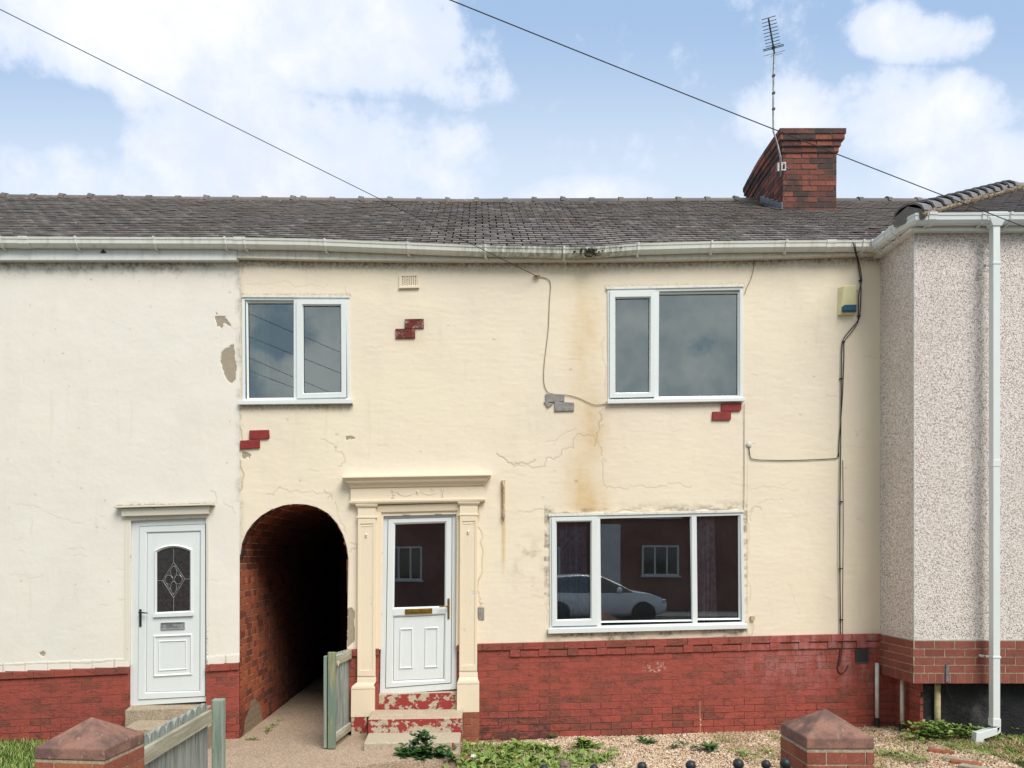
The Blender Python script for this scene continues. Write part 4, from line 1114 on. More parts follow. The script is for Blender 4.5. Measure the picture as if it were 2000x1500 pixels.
# ------------------------------------------------------------------ classical surround of the centre door
ds = MB()
def strip(mb, rows, y1=.0):          # stack of slabs given as (uL,vL,uR,vR, y) lines: builds a moulded profile
    for (a, b) in zip(rows[:-1], rows[1:]):
        P = [F(a[0], a[1], a[4]), F(a[2], a[3], a[4]), F(b[2], b[3], b[4]), F(b[0], b[1], b[4])]
        Q = [(p[0], y1, p[2]) for p in P]; mb.add(P + Q, [(0, 3, 2, 1), (4, 5, 6, 7), (0, 1, 5, 4), (1, 2, 6, 5), (2, 3, 7, 6), (3, 0, 4, 7)])
strip(ds, [(671, 932, 959, 927.5, -.14), (671, 936, 959, 931, -.145), (673, 937.5, 957, 932.5, -.135), (677, 941, 954, 936, -.115), (681, 945, 950, 940.5, -.105), (684, 949.5, 947, 945, -.075), (685, 954, 946, 949, -.060)], .01)
ds.cur = 0
strip(ds, [(686, 954, 945, 949, -.048), (686, 980, 945, 975, -.048)], .01)
strip(ds, [(684, 979, 948, 974.5, -.075), (684, 983.5, 948, 978.5, -.072), (687, 986.5, 945, 981, -.058)], .01)
surround = obj('door_surround', ds, 'flaking_cream', house_c, bevel=.003)
mb = MB()
def rel(pts, r=.0035, y=-.05): mb.tube([F(u, v, y) for u, v in pts], r, 5)
for k in (0, 1):
    s_ = 1 if k else -1; c_ = 816.5; o_ = lambda u: c_ + s_ * u
    rel([(o_(7), 962 - s_), (o_(14), 966.5 - s_), (o_(24), 968.5 - s_), (o_(33), 966 - s_), (o_(40), 961.5 - s_)], .0028)
    for q in (958, 961, 966, 972): rel([(o_(44), q - s_), (o_(52 if q != 966 else 50), q - s_)], .003)
    rel([(o_(48), 955 - s_), (o_(48), 973 - s_)], .003)
for (u, v) in ((816.5, 961), (717, 1045), (915, 1039)):
    mb.sphere(F(u, v, -.052 if v < 1000 else -.060), .015, 10, 6); mb.lathe(F(u, v, -.052 if v < 1000 else -.060), [(.001, -.036), (.012, -.008)], 8)
obj('relief_ornament', mb, 'flaking_cream', surround, smooth=True)
def pilaster(uL, uR, top, bot, bL, bR, btop, bbot):
    mb = MB()
    strip(mb, [(uL - 4, top, uR + 4, top, -.074), (uL - 3.5, top + 3, uR + 3.5, top + 3, -.070), (uL - 1, top + 6, uR + 1, top + 6, -.058)], .01)
    strip(mb, [(uL, top + 6, uR, top + 6, -.052), (uL - 2 + 1, bot - 16, uR - 1, bot - 16, -.052)], .01)
    strip(mb, [(uL - 2, top + 23, uR + 2, top + 23, -.062), (uL - 2, top + 26.5, uR + 2, top + 26.5, -.062)], .0)
    # sunk panel shown by a raised border
    q = [(uL + 5, top + 38), (uR - 5, top + 37), (uR - 6, bot - 34), (uL + 4, bot - 33)]
    mb.ring([(uL + .5, top + 28), (uR - .5, top + 28), (uR - 1.5, bot - 22), (uL - .5, bot - 22)], q, -.060, -.060, -.051)
    mb.pp([(uL + 6, top + 41), (uR - 6, top + 40), (uR - 8, top + 42.5), (uL + 8, top + 43.5)], -.056, -.051)
    strip(mb, [(uL - 1, bot - 18, uR, bot - 18, -.054), (uL - 1, bot - 10, uR, bot - 10, -.058), (bL + 2, bot - 3, bR - 2, bot - 4, -.080), (bL, bot + 1, bR, bot, -.084), (bL, btop, bR, btop - 1, -.084)], .01)
    strip(mb, [(bL, btop, bR, btop - 1, -.080), (bL - .5, bbot, bR, bbot - 1, -.080)], .01)
    return obj('pilaster', mb, 'flaking_cream', surround, bevel=.0025)
pilaster(700, 735, 986, 1341, 688, 733, 1344, 1398)
pilaster(898, 933, 981, 1331, 893, 936, 1334, 1389)
mb = MB()
mb.pp([(735, 988), (745, 997), (744, 1268), (733, 1270)], -.02, .03); mb.pp([(893, 1002), (898, 985), (898, 1260), (890.5, 1262)], -.02, .03)
mb.hexa([F(738, 1001, -.02), F(897, 997, -.02), F(894, 1000, .05), F(742, 1005, .05), F(738, 988, -.035), F(897, 983, -.035), F(897, 983, .05), F(738, 988, .05)])
obj('reveal_moulding', mb, 'flaking_cream', surround, bevel=.003)
mb = MB(); mb.pp([(688, 1398), (718, 1397), (718, 1436), (688, 1436)], -.075, .02)
obj('left_plinth_block', mb, 'flaking_red_step', house_c, bevel=.004)
mb = MB(); mp = lambda s_, t_, o: (X0(905) + s_, -.075 - o, Z0(1448) + t_)
bricks(mb, mp, .18, 5, .070, .20, .008, .004, .06, 51, jit=.002); mb.cur = 1; mb.box(X0(905), X0(935.5), -.074, .02, Z0(1450), Z0(1389.5))
obj('right_plinth_bricks', mb, ['pillar_brick', 'brick_mortar'], house_c)

# ------------------------------------------------------------------ steps
def stepb(name, parent, m, uL, uR, vT, vB, y0, y1, bev=.008, slope=0.):
    mb = MB(); d_ = y0 - CAMY; a = (uL - PU) * d_ / FPX; b = (uR - PU) * d_ / FPX
    zt = CAMZ - (vT - PV) * (d_) / FPX; zb = -.15
    n = 18; rs = random.Random(int(uL)); 
    for i in range(n):
        x0, x1 = lerp(a, b, i / n), lerp(a, b, (i + 1) / n); 
    mb.hexa([(a, y0, zb), (b, y0, zb), (b, y1, zb), (a, y1, zb), (a + .005, y0 + .004, zt - slope), (b - .005, y0 + .004, zt), (b, y1, zt + .012), (a, y1, zt + .006)])
    return obj(name, mb, m, parent, bevel=bev, seg=3)
stp = MB()
stepb('threshold', house_c, 'flaking_red_step', 733, 893, 1352, 1390, -.015, .12, .006, .03)
stepb('step', house_c, 'flaking_red_step', 717, 903, 1402, 1430, -.44, -.02, .014, .014)
stepb('step', house_c, 'worn_step', 709, 899, 1449, 1450, -.83, -.44, .014, .012)
stepb('step', house_l, 'concrete_step', 243, 407, 1382, 1410, -.12, .12, .008, .03)
stepb('step', house_l, 'concrete_step', 236, 404, 1422, 1450, -.50, -.12, .012, .02)

# ------------------------------------------------------------------ gutters, fascias
def gl_pts(lst, Y):
    return [tuple(K(u, v, Y)) for u, v in lst]
GP = [(0, 0), (0, -.088), (.035, -.098), (.075, -.092), (.098, -.065), (.102, -.028), (.108, -.022), (.112, 0), (.100, .002), (.094, -.03), (.085, -.06), (.06, -.082), (.012, -.082), (.01, 0)]
def fascia(parent, top, bot, m, y0=-.075, joints=()):
    mb = MB()
    ks = sorted(set([p[0] for p in top] + [p[0] for p in bot]))
    for a, b in zip(ks[:-1], ks[1:]):
        ta, tb_ = np.interp(a, [p[0] for p in top], [p[1] for p in top]), np.interp(b, [p[0] for p in top], [p[1] for p in top])
        ba, bb = np.interp(a, [p[0] for p in bot], [p[1] for p in bot]), np.interp(b, [p[0] for p in bot], [p[1] for p in bot])
        mb.pp([(a, ta), (b, tb_), (b, bb), (a, ba)], y0, .0)
        mb.pp([(a, ba - 4), (b, bb - 4), (b, bb + .6), (a, ba + .6)], y0 - .006, y0 + .001)
    return obj('fascia', mb, m, parent)
fascia(house_l, [(-420, 470), (467, 470)], [(-420, 514), (0, 513), (467, 513)], 'white_fascia', -.085)
mb = MB(); mb.pp([(203, 500), (209, 493), (216, 500)], -.0935, -.09); obj('fascia_hole', mb, 'cable_rubber', house_l)
fascia(house_c, [(467.5, 479), (600, 481), (760, 487), (930, 493), (1100, 497), (1245, 490), (1400, 486), (1718, 484)], [(467.5, 508), (600, 511), (760, 513), (910, 514), (1100, 514), (1300, 512), (1500, 508), (1718, 501)], 'fascia_paint')
def gutter(parent, path, m, brackets, name='gutter', joints=()):
    mb = MB(); mb.sweep(path, GP); g = obj(name, mb, m, parent)
    P2 = [(o * 1.0 + (.004 if o > .02 else 0), h - .005) for o, h in GP[:8]]
    def at(x):
        z = float(np.interp(x, [p[0] for p in path], [p[2] for p in path])); y = float(np.interp(x, [p[0] for p in path], [p[1] for p in path])); return y, z
    for x in brackets:
        y, z = at(x); b = MB()
        outer = [(0, -.05), (.0, -.118), (.03, -.112), (.080, -.104), (.110, -.070), (.114, -.028), (.120, -.022), (.124, .007), (.10, .009), (.112, -.002), (.103, -.03), (.094, -.062), (.074, -.088), (.03, -.097), (.006, -.1)]
        b.sweep([(x - .011, y, z), (x + .011, y, z)], outer); b.tube([(x - .004, y - .088, z - .075), (x + .006, y - .06, z - .100), (x + .022, y - .012, z - .125), (x + .026, y - .006, z - .150)], .0065, 6); obj('gutter_bracket', b, 'aged_plastic' if m != 'white_plastic' else m, g)
    for x in joints:
        y, z = at(x); b = MB(); out = [(o + (.006 if o > .05 else 0.003), h - .006) for o, h in GP[1:8]] + [(.118, .005), (.098, .004)] + [(.098, -.03), (.088, -.058), (.062, -.078), (.012, -.078)]
        b.sweep([(x - .05, y, z), (x + .05, y, z)], out); obj('gutter_union', b, 'aged_plastic' if m != 'white_plastic' else m, g)
    return g
def bx(u, Y=-.13): return (u - PU) * (Y - CAMY) / FPX
gy = -.078
gutter(house_l, gl_pts([(-440, 469.5), (0, 470), (467, 471.5)], gy), 'aged_plastic', [bx(u) for u in (6, 152, 304, 442)] + [bx(-150)], joints=[bx(50), bx(468)])
gp = gl_pts([(472, 472), (600, 474), (760, 480), (930, 486.5), (1100, 490), (1165, 489), (1245, 483), (1400, 479), (1600, 477), (1716, 477)], gy)
gutter(house_c, gp, 'mossy_gutter', [bx(u) for u in (480, 636, 797, 948, 1101, 1245, 1388, 1533, 1683)], joints=[bx(1620)])
# moss lump and leaking joint
mb = MB(); rs = random.Random(12)
for k in range(46):
    u = rs.gauss(1150, 11); v = 489 + rs.uniform(-3, 14) * (1 - abs(u - 1150) / 50); c = K(u, v, -.19 - rs.uniform(-.01, .01)); mb.rv = rs.random(); r_ = rs.uniform(.006, .014)
    mb.sphere(c, r_, 6, 4)
for k in range(50):
    u = rs.uniform(900, 1230); c = K(u, np.interp(u, [880, 1100, 1230], [486, 491, 485]) - 3.5, -.183); mb.sphere((c.x, c.y + rs.uniform(0, .05), c.z + rs.uniform(-.01, .004)), rs.uniform(.003, .009), 6, 4)
tag(obj('gutter_moss', mb, 'moss', house_c), 'blackened moss clump hanging from the gutter joint')

# ------------------------------------------------------------------ right house: projecting bay
BX, BY = XR + .0, -.675
def KB(u, v): return K(u, v, BY)
def bz(v): return KB(0, v).z
bt, bb_, bl_ = bz(455), bz(1250), bz(1334)
mb = MB(); xe_ = 10.6
mb.add([(BX, .02, bb_), (BX, BY, bb_), (BX, BY, bt + .1), (BX, .02, bt + .1)], [(0, 3, 2, 1)]); mb.add([(BX, BY, bb_), (xe_, BY, bb_), (xe_, BY, bt + .1), (BX, BY, bt + .1)], [(0, 1, 2, 3)])
mb.add([(xe_, BY, bb_), (xe_, 6.3, bb_), (xe_, 6.3, bt + .1), (xe_, BY, bt + .1)], [(0, 1, 2, 3)])
obj('pebbledash_wall', mb, 'pebbledash', house_r)
mb = MB(); mb.tube([(BX + .001, BY + .001, bb_), (BX + .001, BY + .001, bt)], .0075, 8); mb.box(BX - .004, xe_, BY - .006, BY + .01, bb_ - .004, bb_ + .008); mb.box(BX - .006, BX + .01, BY, .0, bb_ - .004, bb_ + .008)
obj('corner_bead', mb, 'silver_bead', house_r)
rh = .0845; soldh = (bb_ - bl_) - 4 * rh
mb = MB()
mpf = lambda s_, t_, o: (BX - .006 + s_, BY - .010 - o, bb_ - .006 - 4 * rh + t_)
mps = lambda s_, t_, o: (BX - .010 - o, BY - .006 + s_, bb_ - .006 - 4 * rh + t_)
bricks(mb, mpf, xe_ - BX, 4, rh, .2115, .010, .003, .03, 71, jit=.0012, s0=.11)
mb2s = []
bricks(mb, lambda s_, t_, o: mps(.675 - s_, t_, o), .675, 4, rh, .2115, .010, .003, .03, 72, jit=.0012)
rs = random.Random(4)
def soldier(mpx, L, wd):
    x = 0
    while x < L:
        b = min(x + wd, L); mb.rv = rs.random(); P = [mpx(a, q, .003 + rs.uniform(0, .001)) for a, q in ((x + .004, -soldh + .004), (b - .004, -soldh + .004), (b - .004, -.005), (x + .004, -.005))]
        Q = [mpx(a, q, -.03) for a, q in ((x + .004, -soldh + .004), (b - .004, -soldh + .004), (b - .004, -.005), (x + .004, -.005))]
        mb.add(P + Q, [(0, 1, 2, 3), (0, 4, 5, 1), (1, 5, 6, 2), (2, 6, 7, 3), (3, 7, 4, 0)]); x = b
soldier(mpf, xe_ - BX, .0765); soldier(lambda s_, t_, o: mps(.675 - s_, t_, o), .675, .0765)
mb.cur = 1; mb.box(BX - .010, xe_, BY - .010, -.0, bl_, bb_ - .006)
obj('brick_band', mb, ['skirt_brick', 'brick_mortar'], house_r)
px0 = 4.72; py0 = -.5
mb = MB(); mp = lambda s_, t_, o: (px0 - o, -s_, -.15 + t_)
mpq = lambda s_, t_, o: (px0 + s_ , py0 - o, -.15 + t_)
bricks(mb, lambda s_, t_, o: mp(.5 - s_, t_, o), .5, 12, .0775, .232, .007, .0025, .03, 81); mb.cur = 1; mb.box(px0, px0 + .25, py0 + .012, 0, -.3, bl_)
obj('painted_return', mb, ['red_masonry_paint', 'red_painted_joint'], house_r)
mb = MB(); mb.box(px0 + .003, xe_ - .1, py0, py0 + .011, -.3, bl_ + .01)
for k in range(60):
    x = rng.uniform(px0 + .1, 7.5); z = rng.uniform(.1, .7); mb.box(x, x + rng.uniform(.01, .08), py0 - .003, py0, z, z + rng.uniform(.004, .02))
obj('black_base_wall', mb, 'black_bitumen', house_r, bevel=.002)
mb = MB(); mb.box(px0 + .25, xe_ - .1, py0 + .011, 6.2, -.3, .7); obj('base_core', mb, 'black_bitumen', house_r)
# bay roof
HA, HB = Vector((4.44, -.78, 5.545)), Vector((7.34, 1.9, 7.106))
mb = MB(); yl0, sl_b = HA.y, (HB.z - HA.z) / (HB.y - HA.y)
def bayf(x, s_, h=0.):
    nn = math.hypot(1, sl_b); return (x, lerp(HA.y, HB.y, s_) - h * sl_b / nn, lerp(HA.z, HB.z, s_) + h / nn)
tiles(mb, bayf, HA.x, 10.7, 24, .175, 31, ok=lambda x, s_: x > HA.x + (HB.x - HA.x) * s_ - .03)
mb.cur = 1; mb.add([bayf(HA.x, 0, -.004), bayf(10.7, 0, -.004), bayf(10.7, 1, -.004), bayf(HB.x, 1, -.004)], [(0, 1, 2, 3)]); mb.cur = 0
sl_s = (HB.z - HA.z) / (HB.x - HA.x)
def bays(y, s_, h=0.):
    nn = math.hypot(1, sl_s); return (lerp(HA.x, HB.x, s_) - h * sl_s / nn, y, lerp(HA.z, HB.z, s_) + h / nn)
tiles(mb, lambda a, s_, h=0.: bays(-a, s_, h), -2.5, -HA.y, 24, .175, 32, ok=lambda a, s_: (-a > HA.y + (HB.y - HA.y) * s_) and (-a < -.12 + 2.55 * s_ + .05))
mb.cur = 1; mb.add([bays(HA.y, 0, -.004), bays(HB.y, 1, -.004), bays(2.42, 1, -.004), bays(-.12, 0, -.004)], [(0, 1, 2, 3)]); mb.cur = 0
mb.add([(HB.x, HB.y, HB.z), (10.7, HB.y, HB.z), (10.7, 3.1, HB.z - .45), (HB.x, 2.9, HB.z - .2)], [(0, 1, 2, 3)])
obj('bay_roof', mb, ['new_roof_tile', 'dark_felt'], house_r)
mb = MB(); mm = MB(); N = 12; dirv = (HB - HA); Ls = dirv.length; dn = dirv.normalized(); side = dn.cross(Vector((0, 0, 1))).normalized(); upn = side.cross(dn).normalized()
rs = random.Random(8)
def hip_piece(p0, p1, ra, rb, la, lb_):
    n = 6; P = []
    for p, r_, lf in ((p0, ra, la), (p1, rb, lb_)):
        for k in range(n + 1):
            a = math.pi * k / n; P.append(p + side * (r_ * math.cos(a) * 1.15) + upn * (r_ * math.sin(a) * .85 + lf))
        for k in range(n, -1, -1):
            a = math.pi * k / n; P.append(p + side * ((r_ - .014) * math.cos(a) * 1.15) + upn * ((r_ - .014) * math.sin(a) * .85 + lf - .008))
    m_ = 2 * (n + 1); fs = [(k, (k + 1) % m_, m_ + (k + 1) % m_, m_ + k) for k in range(m_)]
    fs += [(k, k + 1, m_ - 2 - k, m_ - 1 - k) for k in range(n)]
    fs += [(m_ + k + 1, m_ + k, 2 * m_ - 1 - k, 2 * m_ - 2 - k) for k in range(n)]
    mb.add(P, fs)
for i in range(N):
    s0_, s1_ = i / N, (i + 1.15) / N; mb.rv = rs.random()
    hip_piece(HA + dirv * s0_, HA + dirv * s1_, .132, .112, .030, .006)
for i in range(8):
    a = HB + Vector((i * .45, 0, 0)); 
    n = 8; P = [(a.x + q * .445, a.y - .12 * math.cos(math.pi * k / n), a.z - .03 + .12 * math.sin(math.pi * k / n)) for q in (0, 1) for k in range(n + 1)]
    mb.add(P, [(k, k + 1, n + 2 + k, n + 1 + k) for k in range(n)] + [tuple(range(n, -1, -1)), tuple(range(n + 1, 2 * n + 2))])
p = HA - dn * .012; P = [tuple(p + side * (q * .15) + upn * h) for q, h in ((-1, -.05), (-.8, .045), (0, .108), (.8, .045), (1, -.05))]
mb.add(P + [tuple(Vector(a) + dn * .33) for a in P], [(4, 3, 2, 1, 0), (0, 1, 6, 5), (1, 2, 7, 6), (2, 3, 8, 7), (3, 4, 9, 8)])
obj('hip_tiles', mb, 'hip_tile_clay', house_r)
for i in range(90):
    p = HA + dirv * (i / 90 + rs.uniform(-.004, .004)) + side * rs.choice([-1, 1]) * .145; r_ = rs.uniform(.02, .038)
    mm.sphere((p.x, p.y, p.z + rs.uniform(.0, .02) - .02), r_, 5, 4)
for i in range(50):
    mm.sphere((HB.x + i * .07, HB.y - .13, HB.z - .06 + rs.uniform(-.01, .02)), rs.uniform(.02, .035), 5, 4)
for q in (-1, 1): mm.tube([HA + side * (q * .14) + Vector((0, 0, -.01)), HB + side * (q * .14) + Vector((0, 0, -.01))], .022, 6)
mm.tube([(HB.x, HB.y - .13, HB.z - .06), (HB.x + 3.4, HB.y - .13, HB.z - .06)], .025, 6)
obj('hip_mortar', mm, 'bedding_mortar', house_r)
# bay fascia + gutter running back to the main gutter
fz0, fz1 = bz(455), bz(432)
mb = MB(); path = [(BX - .0, .0, 0), (BX - .0, BY, 0), (xe_, BY, 0)]
mb.sweep([(a, b, fz0 - .004) for a, b, c in path], [(0, 0), (.075, 0), (.075, .125), (0, .125)])
mb.sweep([(a, b, fz0 - .006) for a, b, c in path], [(.068, -.002), (.082, -.002), (.082, .022), (.068, .022)])
obj('fascia', mb, 'white_fascia', house_r)
gzb = 2.06 + (1085 - 421) * (8.7 - .79) / 1500 - .0
zj = gp[-1][2]
pathg = [(BX - .078, gy - .02, zj + .0), (BX - .078, BY + .05, gzb - .02), (BX - .02, BY - .078, gzb - .005), (5.3, BY - .078, gzb), (xe_, BY - .078, gzb + .02)]
mb = MB(); mb.sweep(pathg, GP); g = obj('gutter', mb, 'white_plastic', house_r, bevel=.002)
def br(p, d2, wdt=.012, gain=.005, m='white_plastic', nm='gutter_bracket'):
    b = MB(); p = Vector(p); d2 = Vector(d2).normalized(); a = p - d2 * wdt; c = p + d2 * wdt
    outer = [(0, -.06), (.0, -.112), (.03, -.106), (.078, -.099 - 0), (.102 + gain, -.068), (.108 + gain, -.028), (.115 + gain, -.022), (.119 + gain, .004), (.10, .006), (.112, -.002), (.103, -.03), (.094, -.062), (.074, -.088), (.03, -.097), (.006, -.1)]
    b.sweep([tuple(a), tuple(c)], outer)
    if nm == 'gutter_bracket':
        o2 = Vector((d2.y, -d2.x, 0)); b.tube([p + o2 * .088 + Vector((0, 0, -.075)), p + o2 * .06 + Vector((0, 0, -.1)), p + o2 * .012 - d2 * .02 + Vector((0, 0, -.125)), p + o2 * .006 - d2 * .024 + Vector((0, 0, -.145))], .0065, 6)
    obj(nm, b, m, g)
yb = BY - .078
for u in (1805, 1908, 1962): br(((u - PU) * (yb - CAMY) / FPX, yb, gzb), (1, 0, 0))
br(((1812 - PU) * (yb - CAMY) / FPX, yb, gzb), (1, 0, 0), .03, .004, nm='gutter_union')
for yy in (-.2, -.42, -.56): br((BX - .078, yy, lerp(zj, gzb - .02, (-.1 - yy) / .53)), (0, -1, .1))
br((BX - .078, -.14, zj), (0, -1, .05), .035, .004, 'aged_plastic', 'gutter_union')
# downpipe
dpx = 5.305; dy1 = BY - .045; dp = MB()
def sqr(mb, pts, hw):
    vs = []
    for (x, y, z, ax) in pts:
        if ax == 'z': vs += [(x - hw, y - hw, z), (x + hw, y - hw, z), (x + hw, y + hw, z), (x - hw, y + hw, z)]
        else: vs += [(x, y - hw, z - hw), (x, y - hw, z + hw), (x, y + hw, z + hw), (x, y + hw, z - hw)]
    fs = []
    for i in range(len(pts) - 1):
        for k in range(4): fs.append((i * 4 + k, i * 4 + (k + 1) % 4, i * 4 + 4 + (k + 1) % 4, i * 4 + 4 + k))
    fs += [(0, 1, 2, 3)[::-1], tuple(range(len(vs) - 4, len(vs)))]
    mb.add(vs, fs)
ydp = BY - .078 - .055
zfoot = .34
sqr(dp, [(dpx, ydp, zfoot, 'z'), (dpx, ydp, gzb - .07, 'z')], .036)
d_o = obj('downpipe', dp, 'white_plastic', house_r, bevel=.005, seg=2)
mb = MB(); mb.sweep([(dpx - .10, BY - .078, gzb), (dpx + .10, BY - .078, gzb)], [(o + (.008 if o > .02 else 0), h - .008) for o, h in GP[:8]] + [(.12, .006), (.09, .006), (.088, -.05), (.01, -.08)])
mb.hexa([(dpx - .045, ydp - .045, gzb - .13), (dpx + .045, ydp - .045, gzb - .13), (dpx + .045, ydp + .045, gzb - .13), (dpx - .045, ydp + .045, gzb - .13), (dpx - .09, ydp - .06, gzb - .045), (dpx + .09, ydp - .06, gzb - .045), (dpx + .09, ydp + .05, gzb - .06), (dpx - .09, ydp + .05, gzb - .06)])
obj('outlet', mb, 'white_plastic', d_o, bevel=.004)
for v in (516, 908 if False else 1283):
    z = CAMZ - (v - PV) * (ydp - CAMY) / FPX; mb = MB(); mb.box(dpx - .041, dpx + .041, ydp - .041, ydp + .04, z - .012, z + .012); mb.box(dpx - .085, dpx - .03, ydp + .03, ydp + .045, z - .01, z + .01); mb.box(dpx - .085, dpx - .065, ydp + .03, BY + .0, z - .01, z + .01)
    obj('pipe_clip', mb, 'white_plastic', d_o, bevel=.003)
z9 = CAMZ - (912 - PV) * (ydp - CAMY) / FPX; mb = MB(); sqr(mb, [(dpx, ydp, z9, 'z'), (dpx, ydp, z9 + .07, 'z')], .0395); obj('pipe_socket', mb, 'white_plastic', d_o, bevel=.003)
mb = MB(); hw = .04
sqr(mb, [(dpx, ydp, zfoot + .05, 'z'), (dpx, ydp, zfoot - .03, 'z')], .041)
mb.hexa([(dpx - .17, ydp - hw, zfoot - .17), (dpx + .0, ydp - hw, zfoot - .115), (dpx, ydp + hw, zfoot - .115), (dpx - .17, ydp + hw, zfoot - .17), (dpx - .17, ydp - hw, zfoot - .09), (dpx + .04, ydp - hw, zfoot - .028), (dpx + .04, ydp + hw, zfoot - .028), (dpx - .17, ydp + hw, zfoot - .09)])
mb.hexa([(dpx - .0, ydp - hw, zfoot - .115), (dpx + .04, ydp - hw, zfoot - .09), (dpx + .04, ydp + hw, zfoot - .09), (dpx, ydp + hw, zfoot - .115), (dpx, ydp - hw, zfoot - .028), (dpx + .04, ydp - hw, zfoot - .028), (dpx + .04, ydp + hw, zfoot - .028), (dpx, ydp + hw, zfoot - .028)])
sqr(mb, [(dpx - .17, ydp, zfoot - .09, 'z'), (dpx - .178, ydp, zfoot - .24, 'z')], .0405)
obj('shoe', mb, 'white_plastic', d_o, bevel=.004)

# ------------------------------------------------------------------ chimney
cy0, cy1 = 2.15, 3.5
def cK(u): return (u - PU) * (cy0 - CAMY) / FPX
cx0, cx1 = cK(1529), cK(1633); ctop = CAMZ + (1085 - 299) * (cy0 - CAMY) / FPX; rowh = .0775
def lean(x, y, z):                   # the old stack has twisted and dropped towards the back
    q = max(0., (y - 2.55) / 1.0); k = max(0, z - 7.0) / 1.1
    return (x, y, z - .13 * q * q * k)
mb = MB()
def cbox(x0, x1, y0, y1, zb, rows, sd):
    bricks(mb, lambda s_, t_, o: lean(x0 + s_, y0 - o, zb + t_), x1 - x0, rows, rowh, .229, .013, .004, .04, sd, jit=.003, s0=.03)
    bricks(mb, lambda s_, t_, o: lean(x0 - o, y1 - s_, zb + t_), y1 - y0, rows, rowh, .229, .010, .004, .04, sd + 1, jit=.003)
    bricks(mb, lambda s_, t_, o: lean(x1 + o, y0 + s_, zb + t_), y1 - y0, rows, rowh, .229, .010, .004, .04, sd + 2, jit=.003)
    mb.cur = 1; n = 7
    for i in range(n):
        ya, yb_ = lerp(y0, y1, i / n), lerp(y0, y1, (i + 1) / n); zt = zb + rows * rowh
        mb.hexa([lean(x0 + .001, ya, zb), lean(x1 - .001, ya, zb), lean(x1 - .001, yb_, zb), lean(x0 + .001, yb_, zb), lean(x0 + .001, ya, zt), lean(x1 - .001, ya, zt), lean(x1 - .001, yb_, zt), lean(x0 + .001, yb_, zt)])
    mb.cur = 0
cbox(cx0, cx1, cy0, cy1, ctop - 15 * rowh, 15, 91)
cbox(cx0 - .018, cx1 + .022, cy0 - .022, cy1 + .02, ctop, 1, 94)
cbox(cx0 - .035, cx1 + .044, cy0 - .044, cy1 + .04, ctop + rowh, 1, 97)
cbox(cx0 - .06, cx1 + .085, cy0 - .07, cy1 + .06, ctop + 2 * rowh, 1, 100)
cbox(cx0 - .07, cx1 + .10, cy0 - .08, cy1 + .07, ctop + 3 * rowh, 1, 103)
ch = obj('chimney', mb, ['chimney_brick', 'sooty_mortar'], house_c)
mb = MB(); rs = random.Random(6)
for k in range(80):
    p = lean(rs.uniform(cx0 + .05, cx1 + .05), rs.uniform(cy0 - .03, cy1), ctop + 4 * rowh); mb.sphere((p[0], p[1], p[2] - .005 + rs.uniform(-.01, .012)), rs.uniform(.02, .045), 6, 4)
obj('flaunching', mb, 'sooty_mortar', ch)
mb = MB()
for i in range(5):
    y = cy0 - .01 + i * .17; p = roofpt(cx0, (y - EY) / (RY - EY)); q = roofpt(cx0, (y + .19 - EY) / (RY - EY))
    mb.hexa([(cx0 - .012, y, p[2] - .02), (cx0 - .004, y, p[2] - .02), (cx0 - .004, y + .18, q[2] - .02), (cx0 - .012, y + .18, q[2] - .02), (cx0 - .014, y + .01, p[2] + .14 - i * .01), (cx0 - .004, y + .01, p[2] + .14), (cx0 - .004, y + .18, q[2] + .10), (cx0 - .012, y + .18, q[2] + .10)])
for i in range(6):
    x = cx0 - .03 - i * .01; p = roofpt(x, (cy0 + .1 * i - EY) / (RY - EY), .035); mb.box(p[0] - .09, p[0] + .03, p[1], p[1] + .1, p[2], p[2] + .006)
obj('flashing', mb, 'lead_flashing', ch)

# ------------------------------------------------------------------ TV aerial
AY = cy0 - .03
a0 = K(1527, 326, AY)
aer = thing('tv_aerial', 'tall television aerial on a thin cranked mast strapped to the brick chimney', 'aerial', tuple(a0))
mast = [K(1524, 345, AY), K(1525, 310, AY), K(1518, 280, AY), K(1510.5, 256, AY), K(1510, 210, AY), K(1511, 150, AY), K(1512.5, 106, AY)]
mb = MB(); mb.tube(mast, [.013] * 3 + [.0125] * 3 + [.012], 8); obj('mast', mb, 'galvanised', aer, smooth=True)
mb = MB(); mb.tube([m_ + Vector((-.012 + .008 * math.sin(i * 2), -.014, 0)) for i, m_ in enumerate(mast)] , .004, 5)
for v in (148, 182, 213): p = K(1510.8, v, AY); mb.box(p.x - .018, p.x + .018, p.y - .02, p.y + .016, p.z - .012, p.z + .012)
obj('coax_cable', mb, 'cable_rubber', aer)
mb = MB(); p = K(1526, 326, AY + .0); mb.ring([(0, 0)] * 4, [(0, 0)] * 4, 0, 0, 0) if False else None
mb.box(p.x - .055, p.x - .03, p.y - .012, p.y + .02, p.z - .065, p.z + .055)
for (a, b, c, d_) in ((-.01, .06, .04, .06), (-.01, .06, -.06, -.04), (-.01, .012, -.04, .04), (.045, .06, -.04, .04)): mb.box(p.x + a, p.x + b, p.y - .02, p.y + .005, p.z + c, p.z + d_)
mb.tube([(p.x - .04, p.y, p.z + .03), (p.x + .05, p.y - .02, p.z + .03)], .008, 6)
mb.tube([(p.x + .06, p.y + .01, p.z + .0), (p.x + .12, p.y + .03, p.z - .015)], .006, 6)
obj('wall_bracket', mb, 'galvanised', aer, bevel=.002)
bA = K(1512.5, 104, AY); bB = K(1501, 37, AY - .72); bdir = (bB - bA); perp = Vector((bdir.y, -bdir.x, 0)).normalized() * -1
mb = MB(); mb.tube([bA, bB], .011, 6); obj('boom', mb, 'aerial_metal', aer)
